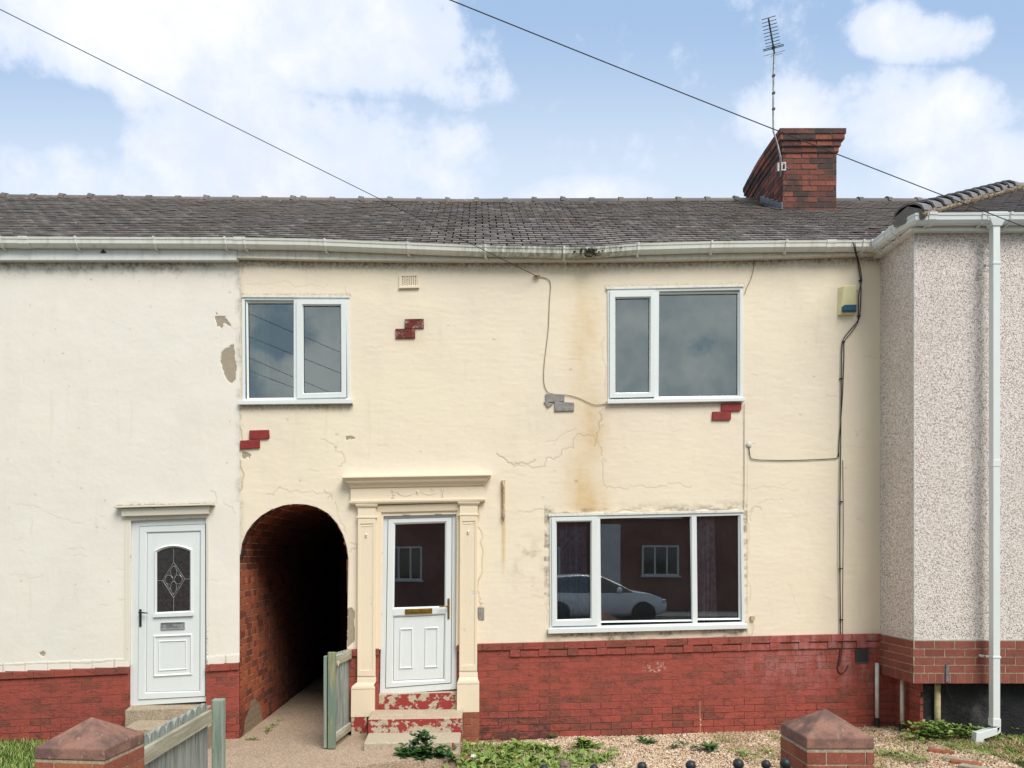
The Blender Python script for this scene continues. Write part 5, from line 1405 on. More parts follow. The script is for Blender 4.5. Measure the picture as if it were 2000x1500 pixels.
for i in range(9):
    s_ = .22 + .78 * i / 8; c_ = bA + bdir * s_; L = .088 + .012 * (1 - s_); e = MB(); e.tube([c_ - perp * L + Vector((0, 0, .014)), c_ + perp * L + Vector((0, 0, .014))], .0048, 5); obj('element', e, 'aerial_metal', aer)
mb = MB(); c_ = bA + bdir * .17
for s_ in (.02, -.02):
    mb.tube([c_ - perp * .135 + bdir * s_, c_ + perp * .135 + bdir * s_], .006, 5)
mb.sphere(c_, .028, 8, 6); obj('dipole', mb, 'aerial_metal', aer)
mb = MB(); c_ = bA + bdir * .0
mb.tube([c_ - perp * .14, c_ + perp * .14], .004, 5); mb.tube([c_ - perp * .05 + Vector((0, 0, -.03)), c_ + perp * .1 + Vector((0, 0, -.03))], .004, 5); obj('reflector', mb, 'galvanised', aer)

# ------------------------------------------------------------------ overhead wires and their pole
PT = Vector((-9.6, -5.87, 8.08))
def sagline(a, b, sag, n=24): return [Vector(a).lerp(Vector(b), i / n) - Vector((0, 0, sag * 4 * (i / n) * (1 - i / n))) for i in range(n + 1)]
E1 = K(1050, 540, -.05); E2 = K(2150, 500, BY - .12)
mb = MB(); mb.tube(sagline(PT, E1, .05), .0036, 5); tag(obj('telephone_wire', mb, 'cable_rubber', loc=tuple(E1)), 'thin overhead wire slanting down to the hook above the middle of the cream wall', 'wire')
mb = MB(); mb.tube(sagline(PT, E2, .10), .0044, 5); tag(obj('telephone_wire', mb, 'cable_rubber', loc=tuple(E2)), 'overhead wire crossing the sky in front of the chimney towards the pebbledashed house', 'wire')
def pole(x, y, zt, label):
    r = thing('telegraph_pole', label, 'pole', (x, y, 0)); mb = MB(); mb.tube([(x, y, -.3), (x, y, zt * .5), (x, y, zt + .25)], [.15, .13, .10], 14); obj('shaft', mb, 'weathered_post', r, smooth=True)
    mb = MB(); mb.lathe((x, y, zt - .1), [(.16, 0), (.16, .05)], 14); obj('wire_ring', mb, 'galvanised', r)
pole(PT.x, PT.y, PT.z, 'wooden telegraph pole out of frame at left, carrying both overhead wires')
P2 = Vector((1.1, -17.4, 6.9)); pole(P2.x, P2.y, 7.0, 'wooden telegraph pole on the far pavement behind the viewer')
for i, ((ua, va), (ub, vb)) in enumerate((((440, 585), (700, 703)), ((440, 632), (700, 742)), ((440, 672), (700, 790)), ((440, 698), (700, 806)))):
    a = K(ua, va, 17.4); b = K(ub, vb, 17.4); a.y = b.y = -17.4; dd = b - a; a2 = a - dd * 2.2; b2 = b + dd * (((P2.x - b.x) / dd.x)); b2 = Vector((P2.x, P2.y, 6.9 - .15 * i))
    mb = MB(); mb.tube(sagline(a2, b, .12) + [b2], .009, 5)
    tag(obj('telephone_wire', mb, 'cable_rubber', loc=tuple(b2)), 'wire over the far pavement, mirrored faintly in the left upper window', 'wire', 'wires mirrored in the left upper window')

# ------------------------------------------------------------------ cables on wall
def cable(pts, r, m, label, name='cable', y=-.012, cat='cable', world=None):
    mb = MB(); P = [Vector(F(u, v, y + rng.uniform(-.002, .002))) for u, v in pts]
    Q = []
    for i in range(len(P) - 1):
        p0, p1, p2, p3 = P[max(i - 1, 0)], P[i], P[i + 1], P[min(i + 2, len(P) - 1)]
        for k in range(5):
            t_ = k / 5; Q.append(.5 * ((2 * p1) + (p2 - p0) * t_ + (2 * p0 - 5 * p1 + 4 * p2 - p3) * t_ * t_ + (3 * p1 - p0 - 3 * p2 + p3) * t_ ** 3))
    Q.append(P[-1]); Q = (world or []) + Q
    mb.tube(Q, r, 6); o = obj(name, mb, m, loc=tuple(P[-1]), smooth=True); return tag(o, label, cat)
c1 = cable([(1049, 541), (1062, 543), (1072, 548), (1075, 560), (1073, 590), (1071, 640), (1068, 668), (1063, 710), (1062, 745), (1068, 764), (1080, 770), (1108, 772), (1130, 778), (1160, 791), (1183, 789)], .0035, 'brown_cable', 'thin brown cable running from the wire hook down the wall to the large upper window')
mb = MB(); p = F(1049, 539, -.03); mb.box(p[0] - .035, p[0] + .03, -.05, -.0, p[2] - .008, p[2] + .012); mb.tube([F(1046, 538, -.04), F(1050, 545, -.04), F(1054, 541, -.04)], .006, 6); mb.tube([F(1049, 541, .0), F(1049, 541, -.06)], .006, 6)
tag(obj('wire_hook', mb, 'rusty_iron', loc=tuple(p)), 'small rusty hook anchoring the overhead wire below the gutter', 'hook')
ends = [onroof(u, v) for u, v in ((1380, 388), (1400, 399), (1460, 421), (1530, 441), (1600, 455), (1650, 463))] + [K(1663, 468, -.16), K(1667, 476, -.20), K(1669, 486, -.20), K(1672, 500, -.12)]
c2 = cable([(1673, 508), (1675, 525), (1679, 550), (1679.5, 580), (1677, 618), (1672, 630), (1655, 650), (1645, 665), (1642, 690), (1641, 780), (1640, 900), (1638, 1020), (1639, 1150), (1640, 1250), (1637, 1285), (1634, 1305), (1640, 1315), (1648, 1311), (1655, 1298)], .0058, 'cable_rubber', 'black cable running down the right of the cream wall and hooked at its lower end', y=-.022, world=ends)
ends = [onroof(u, v) for u, v in ((1545, 408), (1600, 438), (1640, 448), (1668, 456), (1712, 463), (1690, 466))] + [K(1672, 470, -.16), K(1670, 477, -.20), K(1671, 487, -.20)]
c3 = cable([(1675, 508), (1679, 526), (1681.5, 550), (1676, 575), (1675, 618), (1673, 633), (1660, 652), (1648, 668), (1647, 700), (1644, 780), (1638, 860), (1637, 893)], .0048, 'cable_rubber', 'second black cable beside the long one, ending at the horizontal run', y=-.016, world=ends)
c4 = cable([(1637, 885), (1634, 894), (1625, 896), (1560, 899), (1500, 899), (1470, 897), (1464, 890), (1462, 872)], .0045, 'cable_rubber', 'short black cable running sideways across the cream wall to a round cap')
c5 = cable([(1643, 900), (1644, 1020), (1643, 1150), (1643, 1240), (1641, 1275), (1637, 1300)], .0045, 'cable_rubber', 'lower black cable dropping alongside the long one to the plinth', y=-.034)
for (u, v) in ((1679, 549), (1676, 618), (1646, 668), (1641, 740), (1642, 980), (1641, 1110), (1642, 1210)):
    mb = MB(); mb.box(X0(u - 2.5), X0(u + 3), -.03, .0, Z0(v + .8), Z0(v - .8)); obj('clip', mb, 'black_plastic', c2)
c6 = cable([(1468, 492), (1471, 505), (1471, 525), (1466, 545), (1459, 560), (1454, 575)], .003, 'brown_cable', 'thin looping cable between the gutter and the top corner of the large upper window')
c7 = cable([(1453, 790), (1453, 860), (1453, 940), (1452, 996)], .0022, 'brown_cable', 'hair-thin cable running down from the large upper window to the wide window')
mb = MB(); mb.lathe(F(1462, 869, -.018), [(.034, .018), (.034, .008), (.024, .0), (.012, -.004)], 16, 'y'); obj('wall_cap', mb, 'grey_pipe_plastic', c4)
mb = MB(); mb.pp([(1465, 1203), (1473, 1202), (1473, 1211), (1466, 1212)], -.025, .0); mb.tube([F(1470, 1211, -.02), F(1472, 1225, -.015), F(1468, 1240, -.012), F(1460, 1237, -.012), F(1457, 1224, -.012)], .0025, 5)
tag(obj('wall_hook', mb, 'rusty_iron', loc=F(1469, 1240, 0)), 'small rusty fitting with a loose wire beside the wide window', 'hook')
# rusty hanging bracket
mb = MB(); mb.tube([F(982, 940, -.03), F(984, 952, -.045), F(983, 965, -.035), F(984, 985, -.03), F(985, 998, -.04), F(983, 1008, -.05), F(984, 1018, -.03)], [.012, .014, .009, .010, .014, .012, .008], 7); mb.box(X0(979.5), X0(986.5), -.022, .0, Z0(1012), Z0(938))
tag(obj('iron_bracket', mb, 'rusty_iron', loc=F(983, 1020, 0), smooth=False), 'rusty iron hanging bracket on the wall right of the door surround', 'bracket')
# alarm box
ab = thing('alarm_box', 'cream alarm box with a blue lower cover high on the cream wall', 'alarm', F(1652, 615, 0))
mb = MB(); mb.hexa([F(1638, 616, -.055), F(1667, 615, -.055), F(1668, 616, .0), F(1635, 617, .0), F(1643, 562, -.07), F(1667, 561, -.07), F(1668, 560, .0), F(1636, 562, .0)]); obj('cover', mb, 'alarm_cream', ab, bevel=.008, seg=3)
mb = MB(); mb.pp([(1639, 613), (1639, 603), (1643, 599.5), (1666.5, 599), (1666.5, 613)], -.078, -.05); mb.pp([(1641, 611), (1641, 606), (1664.5, 605), (1664.5, 611)], -.084, -.077); obj('lens', mb, 'alarm_blue', ab, bevel=.003)
# feature bricks
def fbrick(name, qs, m, label, d_=.02, bev=.003):
    mb = MB()
    for q in qs: mb.pp(q, -d_, .01)
    ctr_ = qs[0][0]; return tag(obj(name, mb, m, loc=F(ctr_[0], ctr_[1], 0), bevel=bev), label, 'bricks', 'pairs of stepped bricks set in the cream wall')
fbrick('feature_bricks', [[(791, 624), (828, 623.5), (828, 642), (790.5, 642)], [(772.5, 643), (811, 642.5), (811, 661), (773, 662)]], 'feature_brick_worn', 'worn flaking dark red stepped bricks below the perforated air vent')
fbrick('feature_bricks', [[(1408, 789), (1447, 788), (1447, 801), (1444, 803), (1408, 803.5)], [(1391, 804.5), (1427, 804), (1427, 819), (1425, 821), (1390, 821)]], 'feature_brick_red', 'clean red stepped bricks just under the large upper window')
fbrick('feature_bricks', [[(488, 841), (526, 840), (527, 855), (523, 857.5), (487, 858)], [(470, 861), (508, 858.5), (508, 875), (469, 877.5)]], 'feature_brick_red', 'red stepped bricks at the left edge of the cream wall, above the arched passage')
fbrick('feature_bricks', [[(1065, 770), (1102, 771), (1102, 784), (1066, 787)], [(1083, 784.5), (1121, 787), (1121, 803), (1083, 803.5)], [(1062, 785), (1080, 789), (1070, 797)]], 'feature_brick_grey', 'grey cement stepped bricks beside the brown cable, left of the large upper window')
fbrick('vent_patch', [[(934, 1187), (945, 1187.5), (945, 1211), (934.5, 1210)]], 'feature_brick_grey', 'small grey cement block right of the door surround', .006, .001)['category'] = 'patch'
# vents
av = thing('air_vent', 'cream perforated air vent below the gutter above the worn bricks', 'vent', F(799, 564, 0)); mb = MB()
mb.ring([(780, 537), (818, 535.5), (818.5, 562.5), (779.5, 563.5)], [(784, 541), (814.5, 540), (814.5, 557.5), (784, 558.5)], -.018, -.014, .0); mb.pp([(784, 541), (814.5, 540), (814.5, 557.5), (784, 558.5)], -.009, .0); mb.pp([(779, 561), (819, 560), (819, 563.5), (779, 564.5)], -.026, .0)
obj('plate', mb, 'flaking_cream', av, bevel=.002)
mb = MB()
for i in range(7):
    for k in range(5 if i % 2 == 0 else 4): mb.lathe(F(787 + i * 4.1, 542 + k * 3.9 + (0 if i % 2 == 0 else 1.95) - i * .1, -.0095), [(.0062, .0), (.0062, -.0005)], 8, 'y')
obj('perforations', mb, 'black_plastic', av)
pv_ = thing('air_brick', 'black louvred air brick set in the red plinth near the corner', 'vent', F(1682, 1295, 0)); mb = MB()
mb.ring([(1669, 1267), (1695, 1267), (1695, 1294), (1669, 1294)], [(1670.5, 1268.5), (1693.5, 1268.5), (1693.5, 1292.5), (1670.5, 1292.5)], -.026, -.024, .0); mb.pp([(1670.5, 1268.5), (1693.5, 1268.5), (1693.5, 1292.5), (1670.5, 1292.5)], -.014, .0)
for i in range(8): mb.pp([(1670.5, 1269.5 + i * 3), (1693.5, 1269.5 + i * 3), (1693.5, 1271 + i * 3), (1670.5, 1271 + i * 3)], -.022, -.013)
obj('louvres', mb, 'vent_grey', pv_)
# waste pipes in the corner
def wpipe(u, v0, v1, Y, r, m, label, base=True, nm='waste_pipe'):
    a = K(u, v0, Y); b = K(u, v1, Y); mb = MB(); mb.tube([b, a], r, 12); o = thing(nm, label, 'pipe', tuple(b)); obj('pipe', mb, m, o, smooth=True)
    if base: mb = MB(); mb.tube([b - Vector((0, 0, .1)), b + Vector((0, 0, .035))], r * 1.35, 12); obj('collar', mb, 'black_plastic', o)
    return o
wpipe(1713, 1295, 1408, -.06, .021, 'grey_pipe_plastic', 'grey waste pipe stub standing against the red plinth by the corner')
wpipe(1762, 1327, 1416, -.28, .021, 'grey_pipe_plastic', 'grey waste pipe stub under the brick band of the pebbledashed house')
p = wpipe(1831, 1336, 1437, -.54, .03, 'cream_pipe', 'peeling cream pipe against the black base wall', False)
mb = MB(); q = KB(1848, 1298); mb.box(q.x - .018, q.x + .014, BY - .028, BY - .012, KB(0, 1332).z, q.z); tag(obj('lead_strip', mb, 'lead_flashing', loc=(q.x, BY, KB(0, 1332).z)), 'grey lead strip hanging over the brick band', 'strip')
mb = MB(); mb.tube([KB(1848, 1332), K(1852, 1352, -.6), K(1862, 1372, -.56), K(1869, 1394, -.52)], .004, 5); tag(obj('loose_wire', mb, 'cable_rubber', loc=tuple(K(1869, 1394, -.52))), 'short loose wire dangling against the black base wall', 'wire')

# ------------------------------------------------------------------ gate pillars
def pillar(cx_, cy_, w_, rot, ztop, label, seed):
    r = thing('brick_pillar', label, 'gate pillar', (cx_, cy_, 0), 'gate pillars at the pavement'); ca, sa = math.cos(rot), math.sin(rot)
    def tr(x, y, z): return (cx_ + x * ca - y * sa, cy_ + x * sa + y * ca, z)
    h = w_ / 2; cb = ztop - .066
    mb = MB(); P = [tr(a * h, b * h, z) for z in (cb, ztop) for a, b in ((-1, -1), (1, -1), (1, 1), (-1, 1))]; P[4:] = [tr(a * h * .985, b * h * .985, ztop) for a, b in ((-1, -1), (1, -1), (1, 1), (-1, 1))]
    P.append(tr(0, 0, ztop + .135)); mb.add(P, [(0, 3, 2, 1), (0, 1, 5, 4), (1, 2, 6, 5), (2, 3, 7, 6), (3, 0, 4, 7), (4, 5, 8), (5, 6, 8), (6, 7, 8), (7, 4, 8)])
    o = obj('pillar_cap', mb, 'cap_stone', r, bevel=.008, seg=3)
    mb = MB(); hs = h - .006; rows = 12; zb = cb - .014 - rows * .0775
    bricks(mb, lambda s_, t_, o_: tr(-hs + s_, -hs - o_, zb + t_), 2 * hs, rows, .0775, .229, .010, .004, .03, seed, jit=.002)
    bricks(mb, lambda s_, t_, o_: tr(hs + o_, -hs + s_, zb + t_), 2 * hs, rows, .0775, .229, .010, .004, .03, seed + 1, jit=.002, r0=1)
    bricks(mb, lambda s_, t_, o_: tr(-hs - o_, hs - s_, zb + t_), 2 * hs, rows, .0775, .229, .010, .004, .03, seed + 2, jit=.002, r0=1)
    bricks(mb, lambda s_, t_, o_: tr(hs - s_, hs + o_, zb + t_), 2 * hs, rows, .0775, .229, .010, .004, .03, seed + 3, jit=.002)
    mb.cur = 1; mb.hexa([tr(a * hs * .998, b * hs * .998, z) for z in (-.3, cb - .001) for a, b in ((-1, -1), (1, -1), (1, 1), (-1, 1))])
    obj('brick_shaft', mb, ['pillar_brick', 'brick_mortar'], r)
pillar(2.12, -4.01, .40, 0.0, .992, 'square brick gate pillar with pyramid cap in front of the red plinth, at right', 201)
pillar(-2.285, -4.16, .425, R(-6), .972, 'square brick gate pillar with pyramid cap at left, next to the weathered gate', 211)
for (a, b, lb) in ((-9., -2.55, 'low brick garden wall running left from the left gate pillar'), (-.45, 1.9, 'low brick garden wall under the railings'), (2.34, 9., 'low brick garden wall running right from the right gate pillar')):
    mb = MB(); mb.box(a, b, -4.3, -4.08, -.3, .42); mb.box(a, b, -4.32, -4.06, .423, .48); tag(obj('garden_wall', mb, 'dwarf_brick', loc=((a + b) / 2, -4.2, 0), bevel=.004), lb, 'wall')
# railings with ball finials
rl = thing('metal_railing', 'black iron railing topped with small balls beside the right gate pillar', 'railing', (1.1, -4.2, .48))
bars = [(1062, 1502, 8.5), (1160, 1501, 8.5), (1254, 1497, 9.5), (1349, 1495, 10), (1442, 1492, 10.5), (1496, 1493, 9.), (1534, 1491, 10.5)]
mb = MB(); mb.box(.1, 1.92, -4.215, -4.195, .70, .72); mb.box(.1, 1.92, -4.215, -4.195, .53, .55); obj('rail', mb, 'cast_iron', rl, bevel=.003)
for (u, v, rp) in bars:
    Y = -4.205; c_ = K(u, v, Y); r_ = rp * (Y - CAMY) / FPX; mb = MB(); mb.tube([(c_.x, Y, .45), (c_.x, Y, c_.z - r_ * .7)], .008, 8); b_ = obj('baluster', mb, 'cast_iron', rl)
    mb = MB(); mb.sphere(c_, r_, 16, 10); mb.lathe((c_.x, c_.y, c_.z - r_ * 1.3), [(.009, 0), (.016, .006), (.012, .014)], 10); obj('ball_finial', mb, 'cast_iron', b_, smooth=True)
mb = MB(); c_ = K(1104, 1496, -4.0); mb.lathe((c_.x, c_.y, .0), [(.036, -.1), (.036, c_.z - .02), (.034, c_.z + .01), (.027, c_.z + .026), (.010, c_.z + .034)], 14); tag(obj('stone_post', mb, 'bedding_mortar', loc=(c_.x, c_.y, 0)), 'rough round-topped brown post among the railing balls', 'post')

# ------------------------------------------------------------------ front gate leaf (seen nearly edge-on, swung in)
gx = -2.135; gy0, gy1 = -3.92, -2.56
gt = thing('wooden_gate', 'weathered grey-green wooden gate with scalloped board tops beside the left pillar', 'gate', (gx, gy0, .05))
ztr = lambda y: .826 + .0 * y
rs = random.Random(33)
nB = 10; bwid = (gy1 - gy0) / nB
for i in range(nB):
    ya = gy0 + i * bwid + .004; yb_ = ya + bwid - .008; mb = MB(); mb.rv = rs.random(); n = 8; tz = .884 + rs.uniform(-.005, .008)
    prof = [(ya, .06)] + [((ya + yb_) / 2 - (yb_ - ya) / 2 * math.cos(math.pi * k / n), tz - .045 + .056 * math.sin(math.pi * k / n)) for k in range(n + 1)] + [(yb_, .06)]
    m_ = len(prof); xa, xb = gx - .055 + rs.uniform(-.002, .002), gx - .026; P = [(xa, y, z) for y, z in prof] + [(xb, y, z) for y, z in prof]
    mb.add(P, [tuple(range(m_))[::-1], tuple(range(m_, 2 * m_))] + [(k, (k + 1) % m_, m_ + (k + 1) % m_, m_ + k) for k in range(m_)]); obj('board', mb, 'weathered_board', gt, bevel=.002)
for (z0, z1) in ((.722, .828), (.14, .24)):
    mb = MB(); mb.rv = rs.random(); mb.box(gx - .025, gx + .012, gy0, gy1 - .01, z0, z1); obj('rail', mb, 'weathered_rail', gt, bevel=.004)
mb = MB(); mb.rv = .3; mb.box(gx - .0, gx + .095, gy1 - .0, gy1 + .075, -.1, .908); obj('post', mb, 'weathered_post', gt, bevel=.014, seg=3)

# passage gate, opened back against the door surround
g2 = thing('wooden_gate', 'narrow blue-green wooden gate standing open between the arched passage and the door surround', 'gate', (-1.5, -.65, .03))
Yf = -.66; hx0 = (640 - PU) * (Yf - CAMY) / FPX; hx1 = (655 - PU) * (Yf - CAMY) / FPX
ztp = lambda v, Y: CAMZ - (v - PV) * (Y - CAMY) / FPX
mb = MB(); mb.rv = .4; mb.box(hx0, hx1, Yf, Yf + .045, .035, ztp(1274, Yf)); obj('stile', mb, 'mossy_stile', g2, bevel=.006, seg=3)
mb = MB(); mb.rv = .7; xb0 = (631 - PU) * (Yf - CAMY) / FPX; mb.box(xb0, xb0 + .035, Yf + .015, Yf + .09, .035, ztp(1282, Yf)); obj('brace_post', mb, 'weathered_post', g2, bevel=.01, seg=3)
Xa, Xb = hx1 - .035, X0(683)          # leaf plane runs back and slightly right to its hinge
def leafp(s_, z, o): return (lerp(Xa, Xb + .0, s_) + o, lerp(Yf + .046, -.03, s_), z)
for i in range(6):
    s0_, s1_ = i / 6 + .006, (i + 1) / 6 - .006; mb = MB(); mb.rv = rs.random(); zt = ztp(1274, Yf) - .035 - i * .004; n = 6
    pf = [(s0_, .07)] + [((s0_ + s1_) / 2 - (s1_ - s0_) / 2 * math.cos(math.pi * k / n), zt - .015 + .03 * math.sin(math.pi * k / n)) for k in range(n + 1)] + [(s1_, .07)]
    m_ = len(pf); P = [leafp(a, z, -.02) for a, z in pf] + [leafp(a, z, .0) for a, z in pf]; mb.add(P, [tuple(range(m_))[::-1], tuple(range(m_, 2 * m_))] + [(k, (k + 1) % m_, m_ + (k + 1) % m_, m_ + k) for k in range(m_)])
    obj('board', mb, 'weathered_board', g2, bevel=.002)
for (z0, z1) in ((ztp(1274, Yf) - .15, ztp(1274, Yf) - .045), (.09, .18)):
    mb = MB(); mb.rv = rs.random(); mb.hexa([leafp(0, z0, .001), leafp(0, z0, .03), leafp(1, z0, .03), leafp(1, z0, .001), leafp(0, z1, .001), leafp(0, z1, .03), leafp(1, z1, .03), leafp(1, z1, .001)]); obj('rail', mb, 'weathered_rail', g2, bevel=.003)
mb = MB(); p = leafp(.12, ztp(1297, Yf), .035); mb.sphere(p, .018, 8, 6); mb.tube([p, (p[0] + .01, p[1] - .05, p[2] - .03)], .007, 6); obj('latch', mb, 'rusty_iron', g2)

# ------------------------------------------------------------------ gravel and plants
def big(name, V_, Q_, rn, m, kind='stuff', parent=None):
    me = bpy.data.meshes.new(name); me.vertices.add(len(V_)); me.vertices.foreach_set('co', np.asarray(V_, np.float32).ravel())
    nq, k = Q_.shape; me.loops.add(nq * k); me.loops.foreach_set('vertex_index', Q_.ravel().astype(np.int32)); me.polygons.add(nq)
    me.polygons.foreach_set('loop_start', np.arange(nq) * k); me.polygons.foreach_set('loop_total', np.full(nq, k)); me.update(); me.validate()
    at = me.attributes.new('rnd', 'FLOAT', 'POINT'); at.data.foreach_set('value', rn.astype(np.float32)); me.materials.append(MATS[m])
    o = bpy.data.objects.new(name, me); col.objects.link(o)
    if kind: o['kind'] = kind
    return o
cube = np.array([(-1, -1, -1), (1, -1, -1), (1, 1, -1), (-1, 1, -1), (-1, -1, 1), (1, -1, 1), (1, 1, 1), (-1, 1, 1)], float) * .5
cq = np.array([(0, 3, 2, 1), (4, 5, 6, 7), (0, 1, 5, 4), (1, 2, 6, 5), (2, 3, 7, 6), (3, 0, 4, 7)])
def pebbles(n, x0, x1, y0, y1, keep, smin, smax, zf, seed):
    r = np.random.RandomState(seed); x = r.uniform(x0, x1, n); y = y1 - (y1 - y0) * r.rand(n) ** 1.0; k = keep(x, y, r); x, y = x[k], y[k]; n = len(x)
    s = r.uniform(smin, smax, (n, 1, 3)) * np.array([1.35, 1., .55]); a = r.uniform(0, 6.28, n); v = cube[None] * (1 + r.uniform(-.35, .35, (n, 8, 3))) * s; v[:, 4:, :2] *= .62
    c, s_ = np.cos(a)[:, None], np.sin(a)[:, None]; vx = v[..., 0] * c - v[..., 1] * s_; vy = v[..., 0] * s_ + v[..., 1] * c
    z = np.array([zf(p, q) for p, q in zip(x, y)])
    V_ = np.stack([vx + x[:, None], vy + y[:, None], v[..., 2] + z[:, None] + r.uniform(-.002, .008, n)[:, None]], -1).reshape(-1, 3)
    Q_ = (cq[None] + (np.arange(n) * 8)[:, None, None]).reshape(-1, 4); return V_, Q_, np.repeat(r.rand(n), 8)
gzn = lambda x, y: gz(x) + nz2(x, y, .5, 3) * .05
cov = lambda x, y, r: (vnoise(x, y, .35, 61, 3) + r.rand(len(x)) * .25)
V_, Q_, rn = pebbles(30000, -.15, 4.9, -1.75, -.01, lambda x, y, r: (x > -.15) & ~((x > 4.7) & (y > -.5)), .010, .022, gzn, 5)
tag(big('gravel', V_, Q_, rn, 'gravel_stone'), None, None)

def blades(n, pos, hmin, hmax, wd, seed, bend=.5):
    r = np.random.RandomState(seed); P = pos(r, n); n = len(P); h = r.uniform(hmin, hmax, n); a = r.uniform(0, 6.28, n); b = r.uniform(.1, bend, n) * h
    dx_, dy_ = np.cos(a), np.sin(a); px, py = -dy_, dx_; W = r.uniform(.6, 1.2, n) * wd; V_ = np.zeros((n, 6, 3))
    for i, (f1, f2, ww) in enumerate(((0, 0, 1.), (.55, .3, .85), (1., 1., .12))):
        cx_ = P[:, 0] + dx_ * b * f2; cy_ = P[:, 1] + dy_ * b * f2; cz = P[:, 2] + h * f1 * (1 - .25 * f2)
        for s_, k in ((-1, 0), (1, 1)): V_[:, i * 2 + k] = np.stack([cx_ + px * W * ww * s_ / 2, cy_ + py * W * ww * s_ / 2, cz], -1)
    q = np.array([(0, 1, 3, 2), (2, 3, 5, 4)]); Q_ = (q[None] + (np.arange(n) * 6)[:, None, None]).reshape(-1, 4); return V_.reshape(-1, 3), Q_, np.repeat(r.rand(n), 6)
def leaves(C, seed, L=(.05, .1), W=.3, up=(.2, .9), m=6):   # rosettes of broad leaves round centres
    r = np.random.RandomState(seed); Vs = []; Qs = []; rn = []; o = 0
    for (x, y, z, k, sc_) in C:
        t0 = r.rand() * .6
        for i in range(k):
            a = r.uniform(0, 6.28); l = r.uniform(*L) * sc_; e = r.uniform(*up); w_ = l * W * r.uniform(.7, 1.3); d_ = np.array([math.cos(a), math.sin(a), 0]); p = np.array([-d_[1], d_[0], 0]); q = r.rand() * .4 + t0
            tw = r.uniform(-.5, .5); pu = p + np.array([0, 0, tw])
            for j, (f, ww) in enumerate(((0, .12), (.3, .7), (.6, 1.), (.85, .6), (1., .05))):
                c = np.array([x, y, z]) + d_ * l * f * math.cos(e * (1 - .4 * f)) + np.array([0, 0, l * f * math.sin(e) * (1 - .45 * f * f)])
                jg = 1 + r.uniform(-.2, .2); Vs += [c - pu * w_ * ww * jg / 2, c + pu * w_ * ww * jg / 2]
            Qs += [(o + 2 * j, o + 2 * j + 1, o + 2 * j + 3, o + 2 * j + 2) for j in range(4)]; o += 10; rn += [q] * 10
    return np.array(Vs), np.array(Qs), np.array(rn)
def lawnpos(x0, x1, y0, y1, zf, dens=None, s=1):
    def f(r, n):
        x = r.uniform(x0, x1, n); y = r.uniform(y0, y1, n)
        if dens is not None: k = dens(x, y, r); x, y = x[k], y[k]
        return np.stack([x, y, np.array([zf(a, b) for a, b in zip(x, y)])], -1)
    return f
big('grass', *blades(16000, lawnpos(-6.5, -3.2, -2.2, -.02, lambda x, y: -.06), .03, .11, .007, 11, .9), 'grass_blade')
big('grass', *blades(26000, lawnpos(4.3, 7.5, -1.5, -.52, lambda x, y: gz(4.8) - .02, lambda x, y, r: (x - 4.7 > (-.75 - y) * .15 - (y < -.9) * .0) & ((x - 4.75) * 1.4 > (-.62 - y) * -.3)), .02, .08, .006, 12, .9), 'grass_blade')
wd_dens = lambda x, y, r: (np.exp(-((x - .6) / .95) ** 2 - ((y + .95) / .52) ** 2) * 1.5 + 1.6 * np.exp(-((x - 0.0) / .5) ** 2 - ((y + .85) / .6) ** 2) > vnoise(x, y, .16, 70, 4, .65) * 1.75 - .12) & (x > -.75) & ~((x < -.2) & (y > -1.28)) 
big('ground_cover', *blades(15000, lawnpos(-.75, 2.3, -1.75, -.12, gzn, wd_dens), .015, .06, .007, 13, 1.2), 'grass_blade')
r_ = np.random.RandomState(3); C = []
xs = r_.uniform(-.75, 2.2, 1900); ys = r_.uniform(-1.7, -.12, 1900); k = wd_dens(xs, ys, r_)
for x, y in zip(xs[k], ys[k]): C.append((x, y, gzn(x, y) + .005, 6, r_.uniform(.4, .9)))
C2 = [(x, y, z, 7, r_.uniform(.7, 1.15)) for (x, y, z, k_, s_) in C[::7]]
big('ground_cover', *leaves(C2, 16, (.06, .14), .27, (.35, 1.25)), 'weed_leaf')
big('ground_cover', *leaves(C, 14, (.025, .08), .34, (.2, 1.3)), 'weed_leaf')
r_ = np.random.RandomState(9)
big('ground_cover', *blades(4200, lawnpos(2.5, 5.0, -1.6, -.2, gzn, lambda x, y, r: (vnoise(x, y, .22, 55, 3) > .60)), .02, .07, .007, 17, 1.5), 'grass_blade')
big('dry_litter', *blades(14000, lawnpos(2.6, 5.6, -1.6, -.03, gzn, lambda x, y, r: (vnoise(x, y, .3, 5, 3) > .38)), .012, .045, .006, 15, 3.0), 'dry_straw')
def plant(name, label, cat, x, y, parts, m, seed, group=None, **kw):
    z = gzn(x, y); C = [(x + a, y + b, z + c, k, s_) for a, b, c, k, s_ in parts]; V_, Q_, rn = leaves(C, seed, **kw)
    V_ = V_ - np.array([x, y, z]); o = big(name, V_, Q_, rn, m, None); o.location = (x, y, z); return tag(o, label, cat, group)
def gp_(u, v):                       # ground point under a pixel
    Y = -1.
    for _ in range(20):
        p = K(u, v, Y); Y = (CAMZ - gz(p.x)) * FPX / (v - PV) + CAMY
    return K(u, v, Y)
p = gp_(828, 1500); R1 = random.Random(2)
sp_ = [(R1.gauss(0, .05), R1.gauss(0, .05), h * .27 + .08, 9, 1.15 - h * .3) for h in [i / 44 for i in range(45)]] + [(R1.uniform(-.24, .3), R1.gauss(0, .05), R1.uniform(.04, .19), 7, 1.) for _ in range(90)]
plant('weed_plant', 'dark green bushy weed growing at the path edge in front of the door steps', 'weed', p.x, p.y, sp_, 'dark_leaf', 21, L=(.05, .085), W=.42, up=(-.1, 1.1))
